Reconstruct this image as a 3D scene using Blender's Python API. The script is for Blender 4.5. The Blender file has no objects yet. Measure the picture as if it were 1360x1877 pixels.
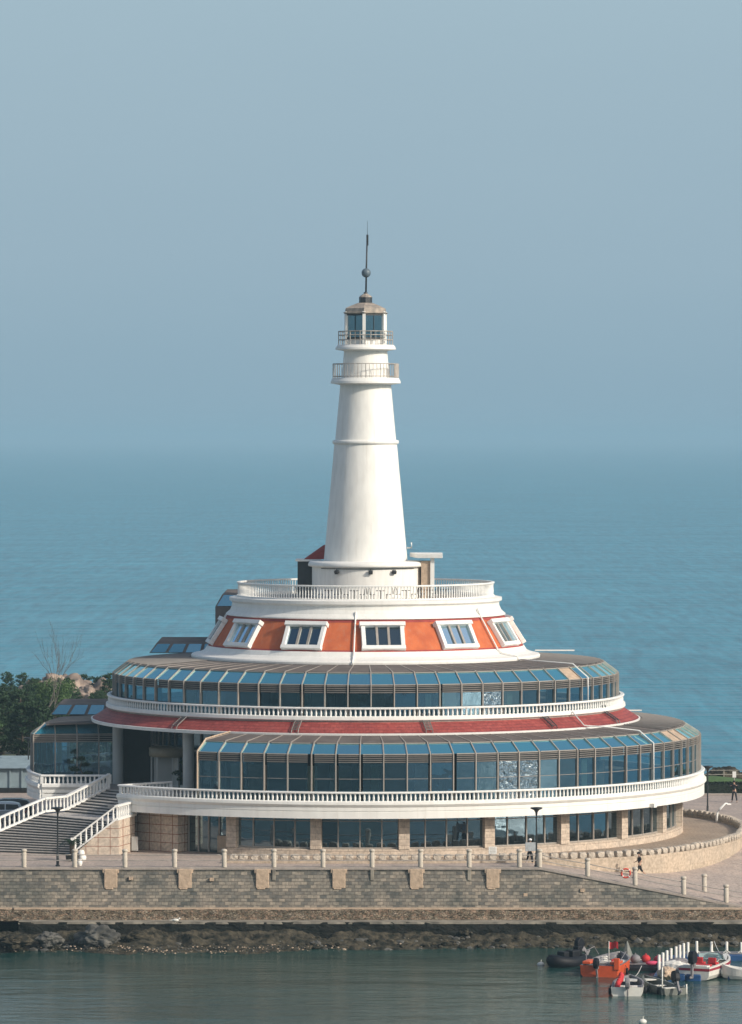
import bpy, bmesh, math, random
from mathutils import Vector, Matrix, noise
R_ = math.radians
sc = bpy.context.scene
C = sc.collection
rnd = random.Random(7)

# ------------------------------------------------------------------ camera
cam_d = bpy.data.cameras.new('camera')
cam = bpy.data.objects.new('camera', cam_d); C.objects.link(cam)
cam.location = (0.4, -350, 29.3); cam.rotation_euler = (R_(90), 0, 0)
cam_d.sensor_fit = 'VERTICAL'; cam_d.sensor_height = 24; cam_d.sensor_width = 24
cam_d.lens = 8600/1877*24
cam_d.shift_y = -138.5/1877
cam_d.clip_start = 1; cam_d.clip_end = 60000
sc.camera = cam
# ------------------------------------------------------------------ light
SUN_AZ, SUN_EL = 55, 28          # azimuth from the front (-Y) towards the right (+X)
w = bpy.data.worlds.new('World'); sc.world = w; w.use_nodes = True
nt = w.node_tree; nt.nodes.clear()
sky = nt.nodes.new('ShaderNodeTexSky'); sky.sky_type = 'NISHITA'; sky.sun_disc = False
sky.sun_elevation = R_(SUN_EL)
sky.sun_rotation = R_(180-SUN_AZ)
sky.air_density = 1.2; sky.dust_density = 4.0; sky.ozone_density = 1.5
bg = nt.nodes.new('ShaderNodeBackground'); bg.inputs['Strength'].default_value = 0.14
nt.links.new(sky.outputs[0], bg.inputs[0])
tc = nt.nodes.new('ShaderNodeTexCoord'); sp = nt.nodes.new('ShaderNodeSeparateXYZ')
nt.links.new(tc.outputs['Generated'], sp.inputs[0])
ramp = nt.nodes.new('ShaderNodeValToRGB')       # the bank of sea haze low in the sky
mr = nt.nodes.new('ShaderNodeMapRange'); mr.inputs['From Min'].default_value = -0.01; mr.inputs['From Max'].default_value = 0.3
nt.links.new(sp.outputs[2], mr.inputs[0]); 
nz = nt.nodes.new('ShaderNodeTexNoise'); nz.inputs['Scale'].default_value = 9; nz.inputs['Detail'].default_value = 3
mpn = nt.nodes.new('ShaderNodeMapping'); mpn.inputs['Scale'].default_value = (1, 1, 5)
nt.links.new(tc.outputs['Generated'], mpn.inputs[0]); nt.links.new(mpn.outputs[0], nz.inputs[0])
ad = nt.nodes.new('ShaderNodeMath'); ad.operation = 'MULTIPLY_ADD'; ad.inputs[1].default_value = 0.05; ad.inputs[2].default_value = -0.025
nt.links.new(nz.outputs[0], ad.inputs[0])
ad2 = nt.nodes.new('ShaderNodeMath'); ad2.operation = 'ADD'
nt.links.new(mr.outputs[0], ad2.inputs[0]); nt.links.new(ad.outputs[0], ad2.inputs[1]); nt.links.new(ad2.outputs[0], ramp.inputs[0])
cr = ramp.color_ramp
cr.elements[0].position = 0.0; cr.elements[0].color = (0.255, 0.395, 0.495, 1)
cr.elements[1].position = 1.0; cr.elements[1].color = (0.72, 0.80, 0.86, 1)
for p, c in ((0.08, (0.285, 0.42, 0.515, 1)), (0.16, (0.32, 0.45, 0.54, 1)), (0.26, (0.345, 0.475, 0.56, 1)), (0.38, (0.375, 0.51, 0.59, 1))):
    e = cr.elements.new(p); e.color = c
bg2 = nt.nodes.new('ShaderNodeBackground'); bg2.inputs['Strength'].default_value = 1.0
nt.links.new(ramp.outputs[0], bg2.inputs[0])
mr2 = nt.nodes.new('ShaderNodeMapRange'); mr2.inputs['From Min'].default_value = 0.12; mr2.inputs['From Max'].default_value = 0.42
nt.links.new(sp.outputs[2], mr2.inputs[0])
mx = nt.nodes.new('ShaderNodeMixShader'); out = nt.nodes.new('ShaderNodeOutputWorld')
nt.links.new(mr2.outputs[0], mx.inputs[0]); nt.links.new(bg2.outputs[0], mx.inputs[1]); nt.links.new(bg.outputs[0], mx.inputs[2])
nt.links.new(mx.outputs[0], out.inputs[0])
sd = bpy.data.lights.new('sun', 'SUN'); sd.energy = 3.45; sd.angle = R_(0.8); sd.color = (1.0, 0.93, 0.82)
so = bpy.data.objects.new('sun', sd); C.objects.link(so)
sdir = Vector((math.sin(R_(SUN_AZ))*math.cos(R_(SUN_EL)), -math.cos(R_(SUN_AZ))*math.cos(R_(SUN_EL)), math.sin(R_(SUN_EL))))
so.rotation_euler = sdir.to_track_quat('Z', 'Y').to_euler()
so.location = (60, -60, 80)
sc.view_settings.view_transform = 'Standard'; sc.view_settings.look = 'None'
sc.view_settings.exposure = 0; sc.view_settings.gamma = 1
sc.cycles.volume_bounces = 1; sc.cycles.max_bounces = 8; sc.cycles.transparent_max_bounces = 12
sc.cycles.sample_clamp_indirect = 6; sc.cycles.sample_clamp_direct = 0
sc.cycles.blur_glossy = 0.6

# ------------------------------------------------------------------ materials
def mat(name, col, rough=0.7, metal=0.0, var=0.0, vscale=3.0, col2=None, bump=0.0, bscale=20.0, spec=0.5, coords='Object', stretch=None, detail=4, streak=0):
    m = bpy.data.materials.new(name); m.use_nodes = True
    n = m.node_tree.nodes; l = m.node_tree.links
    b = n['Principled BSDF']
    b.inputs['Base Color'].default_value = (*col, 1); b.inputs['Roughness'].default_value = rough
    b.inputs['Metallic'].default_value = metal; b.inputs['Specular IOR Level'].default_value = spec
    t = n.new('ShaderNodeTexCoord'); mp = n.new('ShaderNodeMapping')
    l.new(t.outputs[coords], mp.inputs[0])
    if stretch: mp.inputs['Scale'].default_value = stretch
    if var > 0 or col2:
        z = n.new('ShaderNodeTexNoise'); z.inputs['Scale'].default_value = vscale; z.inputs['Detail'].default_value = detail
        l.new(mp.outputs[0], z.inputs[0])
        r = n.new('ShaderNodeValToRGB'); l.new(z.outputs[0], r.inputs[0])
        c2 = col2 if col2 else tuple(c*(1-var) for c in col)
        r.color_ramp.elements[0].position = 0.36; r.color_ramp.elements[1].position = 0.64
        r.color_ramp.elements[0].color = (*c2, 1); r.color_ramp.elements[1].color = (*col, 1)
        l.new(r.outputs[0], b.inputs['Base Color'])
    if streak > 0:
        ms_ = n.new('ShaderNodeMapping'); ms_.inputs['Scale'].default_value = (5, 5, 0.16); l.new(t.outputs[coords], ms_.inputs[0])
        zs = n.new('ShaderNodeTexNoise'); zs.inputs['Scale'].default_value = 1.0; zs.inputs['Detail'].default_value = 6; l.new(ms_.outputs[0], zs.inputs[0])
        rs = n.new('ShaderNodeMapRange'); rs.inputs['From Min'].default_value = 0.54; rs.inputs['From Max'].default_value = 0.74; rs.inputs['To Max'].default_value = streak; l.new(zs.outputs[0], rs.inputs[0])
        mg = n.new('ShaderNodeMix'); mg.data_type = 'RGBA'; l.new(rs.outputs[0], mg.inputs[0])
        l.new(r.outputs[0], mg.inputs[6]); mg.inputs[7].default_value = (0.36, 0.28, 0.20, 1); l.new(mg.outputs[2], b.inputs['Base Color'])
    if bump > 0:
        z2 = n.new('ShaderNodeTexNoise'); z2.inputs['Scale'].default_value = bscale; z2.inputs['Detail'].default_value = 5
        l.new(mp.outputs[0], z2.inputs[0])
        bp = n.new('ShaderNodeBump'); bp.inputs['Strength'].default_value = bump; bp.inputs['Distance'].default_value = 0.1
        l.new(z2.outputs[0], bp.inputs['Height']); l.new(bp.outputs[0], b.inputs['Normal'])
    return m

def masonry(name, c1, c2, mortar, bw, bh, scale=1.0, ms=0.02, bump=0.5, axes='XZ', stain=None, rough=0.85, distort=0.0, offset=0.5):
    m = bpy.data.materials.new(name); m.use_nodes = True
    n = m.node_tree.nodes; l = m.node_tree.links; b = n['Principled BSDF']
    b.inputs['Roughness'].default_value = rough; b.inputs['Specular IOR Level'].default_value = 0.2
    t = n.new('ShaderNodeTexCoord'); s = n.new('ShaderNodeSeparateXYZ'); l.new(t.outputs['Object'], s.inputs[0])
    cb = n.new('ShaderNodeCombineXYZ')
    if axes == 'ARC':     # angle about the building axis times radius, height
        a = n.new('ShaderNodeMath'); a.operation = 'ARCTAN2'; l.new(s.outputs[0], a.inputs[0])
        ng = n.new('ShaderNodeMath'); ng.operation = 'MULTIPLY'; ng.inputs[1].default_value = -1; l.new(s.outputs[1], ng.inputs[0]); l.new(ng.outputs[0], a.inputs[1])
        mu = n.new('ShaderNodeMath'); mu.operation = 'MULTIPLY'; mu.inputs[1].default_value = 24; l.new(a.outputs[0], mu.inputs[0])
        l.new(mu.outputs[0], cb.inputs[0]); l.new(s.outputs[2], cb.inputs[1])
    else:
        l.new(s.outputs['XYZ'.index(axes[0])], cb.inputs[0]); l.new(s.outputs['XYZ'.index(axes[1])], cb.inputs[1])
    src = cb.outputs[0]
    if distort > 0:
        dn = n.new('ShaderNodeTexNoise'); dn.inputs['Scale'].default_value = 1.6; dn.inputs['Detail'].default_value = 3
        l.new(cb.outputs[0], dn.inputs[0])
        vm = n.new('ShaderNodeVectorMath'); vm.operation = 'MULTIPLY_ADD'; vm.inputs[1].default_value = (distort,)*3
        l.new(dn.outputs['Color'], vm.inputs[0]); l.new(cb.outputs[0], vm.inputs[2]); src = vm.outputs[0]
    br = n.new('ShaderNodeTexBrick'); br.inputs['Scale'].default_value = scale
    br.inputs['Brick Width'].default_value = bw; br.inputs['Row Height'].default_value = bh
    br.inputs['Mortar Size'].default_value = ms; br.inputs['Mortar Smooth'].default_value = 0.2
    br.inputs['Color1'].default_value = (*c1, 1); br.inputs['Color2'].default_value = (*c2, 1); br.inputs['Mortar'].default_value = (*mortar, 1)
    br.offset = offset
    l.new(src, br.inputs[0])
    z = n.new('ShaderNodeTexNoise'); z.inputs['Scale'].default_value = 0.35; z.inputs['Detail'].default_value = 6; z.inputs['Roughness'].default_value = 0.65
    l.new(t.outputs['Object'], z.inputs[0])
    mxr = n.new('ShaderNodeMix'); mxr.data_type = 'RGBA'; mxr.blend_type = 'MULTIPLY'; mxr.inputs[0].default_value = 1
    rr = n.new('ShaderNodeValToRGB'); rr.color_ramp.elements[0].position = 0.35; rr.color_ramp.elements[1].position = 0.65
    st = stain or (0.7, 0.72, 0.72)
    rr.color_ramp.elements[0].color = (*st, 1); rr.color_ramp.elements[1].color = (1.1, 1.05, 1.0, 1)
    l.new(z.outputs[0], rr.inputs[0]); l.new(br.outputs['Color'], mxr.inputs[6]); l.new(rr.outputs[0], mxr.inputs[7])
    z3 = n.new('ShaderNodeTexNoise'); z3.inputs['Scale'].default_value = 5; z3.inputs['Detail'].default_value = 4
    l.new(t.outputs['Object'], z3.inputs[0])
    r3 = n.new('ShaderNodeValToRGB'); r3.color_ramp.elements[0].color = (0.72, 0.72, 0.72, 1); r3.color_ramp.elements[1].color = (1.15, 1.15, 1.15, 1)
    r3.color_ramp.elements[0].position = 0.3; r3.color_ramp.elements[1].position = 0.7
    l.new(z3.outputs[0], r3.inputs[0])
    mx3 = n.new('ShaderNodeMix'); mx3.data_type = 'RGBA'; mx3.blend_type = 'MULTIPLY'; mx3.inputs[0].default_value = 1
    l.new(mxr.outputs[2], mx3.inputs[6]); l.new(r3.outputs[0], mx3.inputs[7])
    l.new(mx3.outputs[2], b.inputs['Base Color'])
    bp = n.new('ShaderNodeBump'); bp.inputs['Strength'].default_value = bump; bp.inputs['Distance'].default_value = 0.05; bp.invert = True
    l.new(br.outputs['Fac'], bp.inputs['Height']); l.new(bp.outputs[0], b.inputs['Normal'])
    return m

def glass(name, tint, trans, refl=0.45, rcol=(0.55, 0.75, 0.85), wob=0.02, wscale=0.8, rough=0.02, dif=0.15):
    """coated facade glass: part mirror, part tinted see-through"""
    m = bpy.data.materials.new(name); m.use_nodes = True
    n = m.node_tree.nodes; l = m.node_tree.links; n.remove(n['Principled BSDF'])
    o = n['Material Output']
    g = n.new('ShaderNodeBsdfGlossy'); g.inputs['Color'].default_value = (*rcol, 1); g.inputs['Roughness'].default_value = rough
    tr = n.new('ShaderNodeBsdfTransparent'); tr.inputs['Color'].default_value = (*trans, 1)
    d = n.new('ShaderNodeBsdfDiffuse'); d.inputs['Color'].default_value = (*tint, 1)
    t = n.new('ShaderNodeTexCoord'); oi = n.new('ShaderNodeObjectInfo')
    vm = n.new('ShaderNodeVectorMath'); vm.operation = 'ADD'
    cb = n.new('ShaderNodeCombineXYZ'); mu = n.new('ShaderNodeMath'); mu.operation = 'MULTIPLY'; mu.inputs[1].default_value = 50
    l.new(oi.outputs['Random'], mu.inputs[0]); l.new(mu.outputs[0], cb.inputs[0]); l.new(mu.outputs[0], cb.inputs[2])
    l.new(t.outputs['Object'], vm.inputs[0]); l.new(cb.outputs[0], vm.inputs[1])
    z = n.new('ShaderNodeTexNoise'); z.inputs['Scale'].default_value = wscale; z.inputs['Detail'].default_value = 2
    l.new(vm.outputs[0], z.inputs[0])
    bp = n.new('ShaderNodeBump'); bp.inputs['Strength'].default_value = 1; bp.inputs['Distance'].default_value = wob
    l.new(z.outputs[0], bp.inputs['Height']); l.new(bp.outputs[0], g.inputs['Normal'])
    rc = n.new('ShaderNodeValToRGB'); l.new(oi.outputs['Random'], rc.inputs[0])
    rc.color_ramp.elements[0].color = tuple(c*0.35 for c in trans)+(1,); rc.color_ramp.elements[1].color = tuple(min(1, c*1.25) for c in trans)+(1,)
    l.new(rc.outputs[0], tr.inputs['Color'])
    m1 = n.new('ShaderNodeMixShader'); m1.inputs[0].default_value = dif
    l.new(tr.outputs[0], m1.inputs[1]); l.new(d.outputs[0], m1.inputs[2])
    m2 = n.new('ShaderNodeMixShader')
    lw = n.new('ShaderNodeLayerWeight'); lw.inputs[0].default_value = 0.35
    mm = n.new('ShaderNodeMapRange'); rf = n.new('ShaderNodeMapRange'); rf.inputs['To Min'].default_value = refl*0.65; rf.inputs['To Max'].default_value = refl*1.35; wn = n.new('ShaderNodeTexWhiteNoise'); wn.noise_dimensions = '1D'; l.new(oi.outputs['Random'], wn.inputs['W']); l.new(wn.outputs[0], rf.inputs[0]); l.new(rf.outputs[0], mm.inputs['To Min']); mm.inputs['To Max'].default_value = 1.0
    l.new(lw.outputs['Fresnel'], mm.inputs[0])
    l.new(mm.outputs[0], m2.inputs[0]); l.new(m1.outputs[0], m2.inputs[1]); l.new(g.outputs[0], m2.inputs[2])
    l.new(m2.outputs[0], o.inputs[0])
    return m

def water(name, col, rough, scale, stretch, bump, spec=0.5, col2=None, dist=0.3, vs=0.02, ripple_shade=0):
    m = bpy.data.materials.new(name); m.use_nodes = True
    n = m.node_tree.nodes; l = m.node_tree.links; b = n['Principled BSDF']
    b.inputs['Roughness'].default_value = rough; b.inputs['IOR'].default_value = 1.33; b.inputs['Specular IOR Level'].default_value = spec
    t = n.new('ShaderNodeTexCoord')
    def nz(sc_, st, det, rg=0.55):
        mp = n.new('ShaderNodeMapping'); mp.inputs['Scale'].default_value = st; mp.inputs['Rotation'].default_value = (0, 0, R_(-8)); l.new(t.outputs['Object'], mp.inputs[0])
        z = n.new('ShaderNodeTexNoise'); z.inputs['Scale'].default_value = sc_; z.inputs['Detail'].default_value = det; z.inputs['Roughness'].default_value = rg
        l.new(mp.outputs[0], z.inputs[0]); return z
    a = nz(scale, stretch, 5); bz = nz(scale*0.16, stretch, 3); cz = nz(vs, (1, 1.8, 1), 5, 0.6)
    r = n.new('ShaderNodeValToRGB'); r.color_ramp.elements[0].position = 0.35; r.color_ramp.elements[1].position = 0.68
    r.color_ramp.elements[0].color = (*col, 1); r.color_ramp.elements[1].color = (*(col2 or tuple(min(1, c*1.5) for c in col)), 1)
    l.new(cz.outputs[0], r.inputs[0])
    if ripple_shade:
        g = nz(ripple_shade, (1, 0.07, 1), 5, 0.7); gr = n.new('ShaderNodeValToRGB'); gr.color_ramp.elements[0].position = 0.3; gr.color_ramp.elements[1].position = 0.72  # light and dark of distant ripples painted into the water colour
        gr.color_ramp.elements[0].color = (0.55, 0.60, 0.64, 1); gr.color_ramp.elements[1].color = (1.5, 1.4, 1.34, 1); l.new(g.outputs[0], gr.inputs[0])
        gm_ = n.new('ShaderNodeMix'); gm_.data_type = 'RGBA'; gm_.blend_type = 'MULTIPLY'; gm_.inputs[0].default_value = 1
        l.new(r.outputs[0], gm_.inputs[6]); l.new(gr.outputs[0], gm_.inputs[7]); l.new(gm_.outputs[2], b.inputs['Base Color'])
    else: l.new(r.outputs[0], b.inputs['Base Color'])
    ma = n.new('ShaderNodeMath'); ma.operation = 'MULTIPLY_ADD'; ma.inputs[1].default_value = 2.5
    l.new(bz.outputs[0], ma.inputs[0]); l.new(a.outputs[0], ma.inputs[2])
    bp = n.new('ShaderNodeBump'); bp.inputs['Strength'].default_value = bump; bp.inputs['Distance'].default_value = dist
    l.new(ma.outputs[0], bp.inputs['Height']); l.new(bp.outputs[0], b.inputs['Normal'])
    return m

M = {}
M['white'] = mat('white_paint', (0.80, 0.785, 0.74), 0.6, var=0.07, vscale=1.2, bump=0.05, bscale=6, stretch=(1, 1, 0.6), streak=0.14)
M['tower'] = mat('tower_paint', (0.82, 0.80, 0.75), 0.55, var=0.09, vscale=1.6, bump=0.06, bscale=4, stretch=(1.5, 1.5, 0.5), detail=7, streak=0.16)
M['trim'] = mat('white_trim', (0.80, 0.79, 0.755), 0.6, var=0.08, vscale=2.5)
M['orange'] = mat('orange_render', (0.56, 0.14, 0.045), 0.85, col2=(0.45, 0.10, 0.035), vscale=1.0, bump=0.1, bscale=8, detail=7, streak=0.22)
M['maroon'] = mat('maroon_edge', (0.36, 0.06, 0.05), 0.85, var=0.2)
M['redroof'] = masonry('red_roof_tiles', (0.30, 0.062, 0.055), (0.37, 0.09, 0.078), (0.24, 0.05, 0.05), 0.5, 0.18, ms=0.02, bump=0.5, axes='ARC', stain=(0.8, 0.78, 0.8), rough=0.6)
M['brown'] = mat('brown_roof_metal', (0.165, 0.14, 0.127), 0.85, spec=0.15, var=0.25, vscale=0.9, bump=0.05, bscale=10, detail=6)
M['frame'] = mat('bronze_frame', (0.20, 0.185, 0.17), 0.5, var=0.15, vscale=2)
M['ribm'] = mat('pale_rib', (0.35, 0.31, 0.27), 0.5, var=0.15, vscale=2)
M['darkmetal'] = mat('dark_metal', (0.03, 0.033, 0.037), 0.45, var=0.2)
M['railm'] = mat('rail_metal', (0.42, 0.38, 0.34), 0.55, var=0.3)
M['skylight'] = glass('skylight_glass', (0.045, 0.22, 0.32), (0.10, 0.25, 0.3), refl=0.62, rcol=(0.62, 1.0, 1.0), wob=0.004, wscale=0.6, rough=0.06, dif=0.9)
M['pane'] = glass('facade_glass', (0.01, 0.02, 0.03), (0.30, 0.42, 0.44), refl=0.26, rcol=(0.50, 0.80, 1.0), wob=0.02, wscale=0.7)
M['glintpane'] = glass('sun_glint_facade_glass', (0.03, 0.06, 0.09), (0.2, 0.3, 0.34), refl=0.36, rcol=(0.62, 0.78, 0.92), wob=0.10, wscale=3.0, rough=0.08)  # extra ripple and paler tint imitate sun glitter in a few panes
M['winpane'] = glass('window_glass', (0.02, 0.03, 0.04), (0.15, 0.22, 0.25), refl=0.17, rcol=(0.6, 0.8, 0.9), wob=0.01)
M['gpane'] = glass('shop_glass', (0.01, 0.02, 0.03), (0.25, 0.33, 0.34), refl=0.26, rcol=(0.6, 0.8, 0.92), wob=0.012, wscale=0.6)
M['lanternglass'] = glass('lantern_glass', (0.02, 0.05, 0.06), (0.45, 0.62, 0.66), refl=0.22, rcol=(0.6, 0.8, 0.85), wob=0.003)
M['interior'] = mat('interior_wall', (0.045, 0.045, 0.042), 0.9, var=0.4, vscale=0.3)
M['curtain'] = mat('curtain', (0.62, 0.72, 0.60), 0.9, var=0.2, vscale=4, stretch=(6, 6, 0.3))
M['pier'] = masonry('granite_pier', (0.58, 0.495, 0.41), (0.535, 0.455, 0.38), (0.22, 0.16, 0.13), 1.2, 0.42, ms=0.012, bump=0.2, axes='ARC', stain=(0.88, 0.87, 0.86))
M['stonepanel'] = masonry('stone_panel', (0.60, 0.515, 0.43), (0.56, 0.48, 0.405), (0.24, 0.09, 0.06), 0.85, 0.62, ms=0.022, bump=0.1, stain=(0.9, 0.9, 0.88), offset=0)
M['paving'] = masonry('promenade_paving', (0.48, 0.40, 0.35), (0.44, 0.375, 0.335), (0.33, 0.28, 0.25), 0.8, 0.4, ms=0.01, bump=0.2, axes='XY', stain=(0.80, 0.80, 0.80))
M['terrace'] = masonry('terrace_paving', (0.42, 0.345, 0.28), (0.38, 0.31, 0.25), (0.24, 0.19, 0.15), 0.6, 0.3, ms=0.012, bump=0.2, axes='XY', stain=(0.85, 0.83, 0.8))
M['seastone'] = masonry('sea_wall_stone', (0.37, 0.325, 0.27), (0.15, 0.148, 0.14), (0.17, 0.155, 0.135), 0.43, 0.225, ms=0.016, bump=1.0, stain=(0.55, 0.60, 0.61), distort=0.10)
def rubblemat():
    m = bpy.data.materials.new('rubble_masonry'); m.use_nodes = True; n = m.node_tree.nodes; l = m.node_tree.links; b = n['Principled BSDF']; b.inputs['Roughness'].default_value = 0.9
    t = n.new('ShaderNodeTexCoord'); mp = n.new('ShaderNodeMapping'); mp.inputs['Scale'].default_value = (1.15, 0.1, 2.1); l.new(t.outputs['Object'], mp.inputs[0])
    v = n.new('ShaderNodeTexVoronoi'); v.inputs['Randomness'].default_value = 0.85; l.new(mp.outputs[0], v.inputs[0])
    e = n.new('ShaderNodeTexVoronoi'); e.feature = 'DISTANCE_TO_EDGE'; e.inputs['Randomness'].default_value = 0.85; l.new(mp.outputs[0], e.inputs[0])
    s_ = n.new('ShaderNodeSeparateColor'); l.new(v.outputs['Color'], s_.inputs[0])
    r1 = n.new('ShaderNodeValToRGB'); l.new(s_.outputs[0], r1.inputs[0]); c = r1.color_ramp
    c.elements[0].color = (0.20, 0.165, 0.13, 1); c.elements[1].color = (0.36, 0.31, 0.24, 1)
    q = c.elements.new(0.4); q.color = (0.30, 0.24, 0.17, 1); q = c.elements.new(0.75); q.color = (0.36, 0.24, 0.17, 1)
    z = n.new('ShaderNodeTexNoise'); z.inputs['Scale'].default_value = 2.5; z.inputs['Detail'].default_value = 8; l.new(t.outputs['Object'], z.inputs[0])
    rr_ = n.new('ShaderNodeValToRGB'); rr_.color_ramp.elements[0].position = 0.35; rr_.color_ramp.elements[1].position = 0.7; rr_.color_ramp.elements[0].color = (0.45, 0.46, 0.42, 1); rr_.color_ramp.elements[1].color = (1.15, 1.15, 1.15, 1); l.new(z.outputs[0], rr_.inputs[0])
    r2 = n.new('ShaderNodeValToRGB'); r2.color_ramp.elements[0].position = 0.0; r2.color_ramp.elements[1].position = 0.09; r2.color_ramp.elements[0].color = (0.25, 0.23, 0.2, 1); r2.color_ramp.elements[1].color = (1, 1, 1, 1); l.new(e.outputs[0], r2.inputs[0])
    a = n.new('ShaderNodeMix'); a.data_type = 'RGBA'; a.blend_type = 'MULTIPLY'; a.inputs[0].default_value = 1; l.new(r1.outputs[0], a.inputs[6]); l.new(rr_.outputs[0], a.inputs[7])
    a2 = n.new('ShaderNodeMix'); a2.data_type = 'RGBA'; a2.blend_type = 'MULTIPLY'; a2.inputs[0].default_value = 1; l.new(a.outputs[2], a2.inputs[6]); l.new(r2.outputs[0], a2.inputs[7])
    l.new(a2.outputs[2], b.inputs['Base Color'])
    bp = n.new('ShaderNodeBump'); bp.inputs['Strength'].default_value = 1; bp.inputs['Distance'].default_value = 0.12; l.new(r2.outputs[0], bp.inputs['Height']); l.new(bp.outputs[0], b.inputs['Normal'])
    return m
M['rubble'] = rubblemat()
M['lintel'] = mat('bracket_stone', (0.52, 0.39, 0.28), 0.85, var=0.25, vscale=3, bump=0.4, bscale=9)
M['coping'] = mat('coping_stone', (0.37, 0.32, 0.28), 0.8, var=0.2, vscale=3, bump=0.3, bscale=9)
M['postst'] = mat('post_granite', (0.52, 0.46, 0.38), 0.75, var=0.15, vscale=5, bump=0.15, bscale=30)
M['capst'] = mat('rough_cap_stone', (0.52, 0.45, 0.37), 0.9, var=0.22, vscale=4, bump=0.7, bscale=6)
M['lowwall'] = masonry('terrace_wall_stone', (0.48, 0.405, 0.325), (0.46, 0.385, 0.305), (0.36, 0.29, 0.22), 1.6, 0.8, ms=0.008, bump=0.15, stain=(0.9, 0.88, 0.86))
M['wetconc'] = mat('wet_concrete', (0.022, 0.021, 0.018), 0.7, spec=0.1, col2=(0.012, 0.014, 0.012), vscale=1.2, bump=0.8, bscale=5, detail=8, stretch=(1, 1, 2))
M['ledge'] = mat('ledge_top', (0.30, 0.27, 0.22), 0.85, var=0.5, vscale=1.2)
M['rock'] = mat('shore_rock', (0.085, 0.072, 0.050), 0.75, spec=0.15, col2=(0.014, 0.015, 0.011), vscale=1.6, bump=1.0, bscale=3.5, detail=10)
M['rockgrey'] = mat('grey_boulder', (0.14, 0.135, 0.12), 0.8, col2=(0.05, 0.05, 0.047), spec=0.15, vscale=1.0, bump=0.8, bscale=3.0, detail=8)
M['rockpink'] = mat('pink_boulder', (0.40, 0.31, 0.245), 0.85, col2=(0.13, 0.10, 0.085), vscale=0.7, stretch=(1.6, 1.6, 0.6), bump=1.0, bscale=1.5, detail=8)
M['step'] = mat('stair_stone', (0.50, 0.46, 0.42), 0.8, var=0.2, vscale=3, bump=0.15, bscale=15)
M['riser'] = mat('stair_riser_shade', (0.05, 0.05, 0.05), 0.8, var=0.25, vscale=3)  # near black: the shade on the risers is put into the colour
M['grass'] = mat('lawn_grass', (0.085, 0.16, 0.04), 0.9, col2=(0.05, 0.10, 0.025), vscale=1.5, bump=0.6, bscale=12, detail=7)
M['hedge'] = mat('hedge_leaf', (0.014, 0.026, 0.012), 0.8, var=0.5, vscale=4)
M['earth'] = mat('earth', (0.14, 0.13, 0.09), 0.95, col2=(0.06, 0.075, 0.035), vscale=0.3, bump=0.5, bscale=3)
M['black'] = mat('black_paint', (0.012, 0.013, 0.014), 0.4, spec=0.5)
M['bark'] = mat('pine_bark', (0.10, 0.075, 0.055), 0.9, var=0.4, vscale=5)
M['barebark'] = mat('bare_bark', (0.13, 0.11, 0.095), 0.9, var=0.3, vscale=5)
M['brass'] = mat('bronze_canopy', (0.17, 0.14, 0.09), 0.5, metal=0.3, var=0.2)
M['column'] = mat('grey_column', (0.46, 0.46, 0.44), 0.6, var=0.1, vscale=1)
M['ballm'] = mat('ball_paint', (0.11, 0.15, 0.18), 0.5, var=0.2, vscale=3)
M['lroof'] = mat('lantern_roof_paint', (0.42, 0.35, 0.28), 0.7, col2=(0.20, 0.18, 0.16), vscale=2.2, detail=7, bump=0.15, bscale=10)
M['sea'] = water('sea_water', (0.022, 0.185, 0.26), 0.30, 0.22, (0.45, 1.3, 1), 1.0, spec=0.42, col2=(0.04, 0.25, 0.345), dist=1.0, vs=0.012, ripple_shade=0.55)
M['harbour'] = water('harbour_water', (0.012, 0.046, 0.040), 0.13, 0.9, (0.5, 1.3, 1), 1.0, spec=0.30, col2=(0.02, 0.068, 0.060), dist=0.10, vs=0.05)

def leafmat(name, c1, c2):
    m = mat(name, c1, 0.75, col2=c2, vscale=0.9, spec=0.2)
    n = m.node_tree.nodes; l = m.node_tree.links
    b = n['Principled BSDF']; b.inputs['Subsurface Weight'].default_value = 0
    return m
M['pineleaf'] = leafmat('pine_needles', (0.045, 0.085, 0.032), (0.022, 0.045, 0.02))
M['pineleaf2'] = leafmat('pine_needles_dark', (0.032, 0.062, 0.028), (0.016, 0.034, 0.016))
M['shrubleaf'] = leafmat('shrub_leaves', (0.09, 0.15, 0.045), (0.05, 0.09, 0.03))
M['palmleaf'] = leafmat('cycad_leaves', (0.02, 0.045, 0.016), (0.012, 0.028, 0.012))

# ------------------------------------------------------------------ mesh helpers
def P(R, t, z):      # t degrees from the front towards the right
    return Vector((R*math.sin(R_(t)), -R*math.cos(R_(t)), z))

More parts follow.
